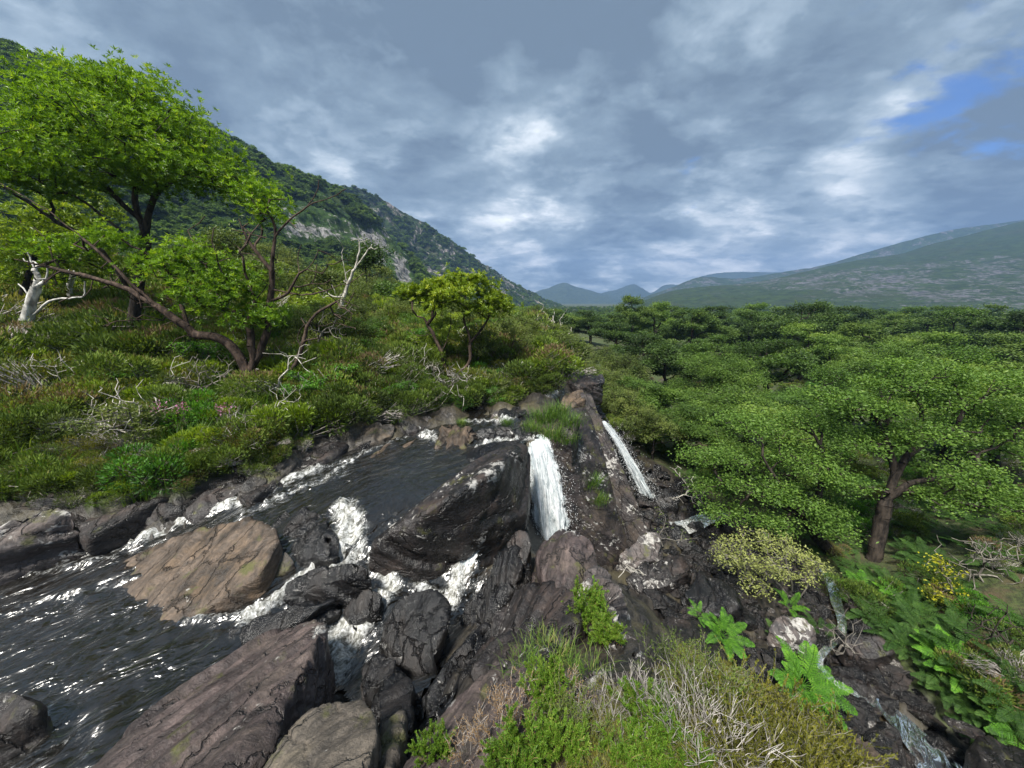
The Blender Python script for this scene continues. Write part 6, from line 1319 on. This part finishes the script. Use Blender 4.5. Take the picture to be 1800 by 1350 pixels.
# ------------------------------------------------------------------ single bushes on the bank
rng = np.random.default_rng(8)
bank_bushes = [(60, 830, 70, 'H', 'dark heather bush over the brown shelf rock at the left edge'), (160, 840, 60, 'H', 'heather bush above the mossy black bank rock'), (270, 820, 70, 'G', 'bright green heather bush overhanging the dead twigs on the bank'), (360, 800, 60, 'H', 'heather bush beneath the pink flowers'), (430, 770, 60, 'H', 'heather bush between the bent tree and the tan-topped rock'), (515, 740, 75, 'G', 'rounded bright heather bush right of the bent tree foot'), (580, 720, 60, 'H', 'olive heather bush above the cracked grey bank rock'),
               (640, 700, 60, 'H', 'brownish heather bush above the tan overhanging rock'), (700, 685, 55, 'H', 'tall heather bush left of the forked trunk'), (745, 675, 45, 'H', 'dark heather bush at the foot of the forked trunk'), (820, 690, 45, 'H', 'dark heather bush right of the forked trunk'), (865, 680, 45, 'G', 'green bush under the hanging white branches'), (925, 670, 35, 'H', 'small heather bush at the stream bend'), (40, 700, 70, 'H', 'heather bush below the birch at the left edge'),
               (170, 700, 70, 'H', 'heather bush left of the pale dead twigs'), (560, 650, 55, 'G', 'bright bush in the middle of the bank slope'), (630, 640, 50, 'H', 'heather bush upslope of the tan overhanging rock'), (680, 630, 45, 'H', 'olive heather bush left of the small round-topped tree')]
for i, (u, v, s, k, lb) in enumerate(bank_bushes):
    p = ground_pt(u, v + s * .45); dep = p[1] * CP - p[2] * SP; sc = s * dep / FPX / .62
    pr = (HEATH if k == 'H' else HEATHG)[i % (4 if k == 'H' else 2)]
    o = link('heather_bush', pr, loc=p, rotz=rng.uniform(0, 6.28), scale=sc); tag(o, lb, 'heather bush', 'heather bushes on the left bank')
# pink flowers
for i, (u, v, lb) in enumerate([(288, 745, 'leftmost pink heather flower sprig on the bank'), (330, 745, 'middle pink heather flower sprig on the bank'), (402, 745, 'pink heather flower sprig below the bent tree trunk')]):
    rg = np.random.default_rng(500 + i); n = 60; P = np.stack([rg.normal(size=n) * .10, rg.normal(size=n) * .10, .5 + rg.uniform(-.12, .12, n)], 1)
    Vl, Fl = leaf_quads(P, rand_unit(rg, n, .5), rand_unit(rg, n), .05, .03); Vs, Fs = tubes(np.tile([0, 0, 0.0], (12, 1)), P[:12], np.full(12, .004), np.full(12, .003), 3)
    p = ground_pt(u, v + 20); p[2] += .15
    root = thing('flower_sprig', lb, 'flower', p, 'pink heather flowers')
    link('stem', mesh_np('stem', Vs, Fs, [M['twig']]), root); link('blossom', mesh_np('blossom', Vl, Fl, [M['pink']], False, {'tint': np.repeat(rg.random(n), 4)}), root)

# ------------------------------------------------------------------ ferns
fern('bright green fern clump standing alone among the gorge rocks', ground_pt(1410, 1205, .3, -7), .80, 'fern', 22, 1, (.45, .1))
fern('bright fern growing along the top of the smooth grey rock face', W(1270, 1118, z=-6.35), .55, 'fern', 16, 2, (.4, .2))
fern('small bright fern left end of the smooth grey rock face', W(1228, 1082, z=-6.3), .35, 'fern', 7, 3, (.2, 0))
fern('small fern under the pale willow bush', ground_pt(1385, 1068, .2, -7), .5, 'fern', 8, 4, (.4, .1))
fern('faint fern behind the bright green fern clump', ground_pt(1370, 1130, .1, -7), .5, 'bracken', 8, 5, (.3, 0))
fern('fern beside the thin bare branches of the gorge', ground_pt(1440, 1110, .1, -7), .5, 'bracken', 7, 6, (.3, 0))
fb = [(1690, 1180), (1740, 1210), (1790, 1240), (1700, 1240), (1760, 1270), (1650, 1150), (1620, 1110), (1680, 1120), (1740, 1150), (1800, 1180), (1580, 1060), (1540, 1090), (1600, 1140), (1660, 1210), (1720, 1290), (1790, 1290), (1560, 1030), (1640, 1060), (1700, 1070), (1610, 1080), (1520, 1050), (1590, 970), (1610, 940), (1630, 990)]
blab = {}
for i, (u, v) in enumerate(fb):
    where = 'beside the dark oak trunk' if v < 1045 else ('below the yellow sprays' if v < 1130 else ('in the right corner above the grey-purple boulder' if v > 1230 else 'on the slope in front of the bare sapling'))
    o = fern(None, ground_pt(u, v, .1, -7), random.Random(i).uniform(.5, .75), 'fern' if i % 5 == 0 else 'bracken', 13, 20 + i, (.25, -.2), group='bracken ferns ' + where); blab.setdefault(where, []).append((u, o))
for wh, it in blab.items(): name_row(it, 'bracken fern ' + wh)

# ------------------------------------------------------------------ heather, gorse and grass on the near ridge
GORSE = [to_mesh('gorse', sprig_mesh(600 + i, 60, .34, .20, .030, .0075, 210, 'gorse', 'tan', lean=.45, branch=120, bushy=.6, tint0=.5, stem_r=.0028)) for i in range(3)]
GOLD = [to_mesh('golden_heather', sprig_mesh(610 + i, 130, .36, .30, .020, .0065, 70, 'golden', 'twig', lean=.4, branch=160, bushy=.4, tint0=.45, stem_r=.0022, ang=(10, 35))) for i in range(3)]
DEAD = [to_mesh('dead_heather', sprig_mesh(620 + i, 85, .34, .28, .014, .005, 9, 'heather', 'deadheath', lean=.6, branch=240, bushy=.3, tint0=.6, stem_r=.003)) for i in range(3)]
TAN = [to_mesh('dry_heather', sprig_mesh(630 + i, 40, .30, .22, .016, .005, 60, 'tan', 'deadheath', lean=.6, branch=110, bushy=.5, tint0=.5, stem_r=.0025)) for i in range(2)]
DARKG = [to_mesh('dark_heather', sprig_mesh(640 + i, 100, .32, .26, .018, .006, 64, 'heather', 'twig', lean=.4, branch=120, bushy=.4, tint0=.55, stem_r=.0022)) for i in range(2)]
TURF = [grass_mesh(650 + i, 150, .20, .24, .0065, tint0=.68, lean=.9) for i in range(2)]
near = [('gorse', 960, 1210, 62, 'bright green gorse sprig standing beside the streaked ribs'), ('gorse', 925, 1305, 72, 'bright green gorse bush at the bottom beside the purple rock'), ('gorse', 1135, 1250, 70, 'green and tan gorse tuft in the middle of the dead heather'), ('gorse', 1180, 1325, 80, 'bright gorse tuft at the bottom edge right of centre'), ('gorse', 1120, 1335, 70, 'bright gorse tuft at the bottom edge below the dead heather'), ('gorse', 890, 1345, 60, 'gorse tuft cut off by the bottom edge'),
        ('gorse', 1035, 1070, 55, 'yellow-green gorse bush on the crest of the ridge'), ('gorse', 1065, 1110, 42, 'small gorse bush just below the ridge crest'), ('gorse', 990, 1310, 60, 'shaded gorse beside the bottom gorse bush'), ('gorse', 760, 1310, 45, 'lone yellowish sprig growing on the purple rock'),
        ('dead', 1120, 1240, 60, 'grey dead heather behind the middle gorse tuft'), ('dead', 1220, 1275, 85, 'large whitish dead heather clump right of the middle gorse tuft'), ('dead', 1070, 1300, 80, 'grey-brown dead heather between the two bottom gorse tufts'), ('dead', 1265, 1320, 90, 'pale dead heather at the bottom edge'),
        ('gold', 1340, 1275, 95, 'golden heather clump at the edge of the drop'), ('gold', 1400, 1310, 95, 'golden heather clump in front of the rusty slab'), ('gold', 1320, 1335, 95, 'golden heather at the bottom edge right of the dead heather'), ('gold', 1450, 1345, 80, 'golden heather at the bottom edge by the rusty slab'), ('gold', 1385, 1350, 90, 'golden heather at the very bottom of the slope'), ('gold', 1280, 1250, 70, 'golden heather tuft above the whitish dead heather'),
        ('dark', 1235, 1195, 75, 'olive heather clump overhanging the smooth grey rock face'), ('dark', 1190, 1165, 65, 'olive heather along the right brow of the ridge'), ('dark', 1270, 1215, 60, 'brown heather above the drop'), ('dark', 1000, 1260, 60, 'brown-green heather between the gorse and the ribs'), ('dark', 1040, 1330, 70, 'olive heather at the bottom edge near centre'),
        ('tan', 870, 1275, 60, 'dry orange-brown sprigs on the purple rock'), ('tan', 905, 1235, 55, 'tan dry heather tip rising over the purple rock'), ('tan', 830, 1310, 55, 'dry brown sprigs at the lower edge of the purple rock'), ('tan', 1000, 1215, 50, 'russet dry heather right of the standing gorse sprig'),
        ('turf', 930, 1160, 40, 'yellowish grass tuft on the lip above the gully'), ('turf', 975, 1140, 38, 'grass tuft below the ridge-crest gorse'), ('turf', 1000, 1165, 40, 'pale grass tuft in the centre of the ridge'), ('turf', 955, 1120, 34, 'small grass tuft at the gully edge'), ('turf', 1040, 1170, 38, 'short green grass above the streaked ribs')]
LIBS = {'gorse': (GORSE, 'gorse_bush', 'gorse', .34), 'dead': (DEAD, 'dead_heather', 'dead heather', .34), 'gold': (GOLD, 'golden_heather', 'heather', .36), 'dark': (DARKG, 'heather_clump', 'heather', .32), 'tan': (TAN, 'dry_heather', 'dry heather', .30), 'turf': (TURF, 'grass_tuft', 'grass tuft', .26)}
dgc = bpy.context.evaluated_depsgraph_get()
for i, (k, u, v, s, lb) in enumerate(near):
    d = raydir(u, v + s * .35); d = d / np.linalg.norm(d)
    ok, loc, nrm, idx, ob, mx = scene.ray_cast(dgc, Vector((0, 0, 0)) + Vector(d) * .3, Vector(d), distance=40)
    hops = 0
    while ok and ob.name.startswith('haze') and hops < 3:
        ok, loc, nrm, idx, ob, mx = scene.ray_cast(dgc, loc + Vector(d) * .01, Vector(d), distance=40); hops += 1
    p = np.array(loc) if ok else ground_pt(u, v + s * .35)
    dep = p[1] * CP - p[2] * SP
    ms, nm, cat, h0 = LIBS[k]
    sc = s * dep / FPX / h0 * (1.15 if k in ('dead', 'gold') else 1.0)
    o = link(nm, ms[i % len(ms)], loc=p, rotz=rng.uniform(0, 6.28), scale=sc); tag(o, lb, cat, 'plants on the near ridge')
# filler under the near plants
rg = np.random.default_rng(12)
pts = []
while len(pts) < 260:
    u = rg.uniform(1000, 1520); v = rg.uniform(1150, 1420)
    if v < 1130 + .9 * max(0, u - 1150) * .55 - 20 or (u < 1030 and v < 1290) or (u < 1170 and v < 1225): continue
    pts.append(ground_pt(u, v))
scatter('ridge_undergrowth', 'low dead heather and moss covering the near ridge', np.array(pts), rg.uniform(.22, .42, len(pts)) * 1.0, DARKG + GOLD + DEAD[:1], 13, tilt=.25)
# grass on the ridge humps
LONG = [grass_mesh(660 + i, 260, .42, .35, .012, tint0=.45, lean=.8) for i in range(2)]
for i, (u, v, s, lb) in enumerate([(955, 738, 1.0, 'bright grass tuft on the left of the rock hump'), (980, 728, 1.0, 'bright grass tuft on top of the rock hump'), (1000, 745, .9, 'brownish-green tuft on the right of the rock hump'), (968, 765, .9, 'grass hanging on the front of the rock hump'), (995, 775, .8, 'grass tuft at the foot of the rock hump'), (1040, 850, .8, 'green tuft growing halfway down the cliff'), (1048, 880, .7, 'lower tuft hanging on the cliff'), (890, 745, .45, 'small grass tuft among the black rocks above the fall'), (812, 745, .4, 'tiny tuft on the reddish strata rock'), (935, 755, .6, 'grass tuft at the left foot of the rock hump')]):
    d = raydir(u, v); d = d / np.linalg.norm(d)
    st_ = Vector(d) * .3; ok, loc, nrm, idx, ob, mx = scene.ray_cast(dgc, st_, Vector(d), distance=60)
    p = np.array(loc) if ok else ground_pt(u, v)
    o = link('grass_tuft', LONG[i % 2], loc=p, rotz=i * 1.3, scale=s * 1.15); tag(o, lb, 'grass tuft', 'grass tufts on the falls ridge')
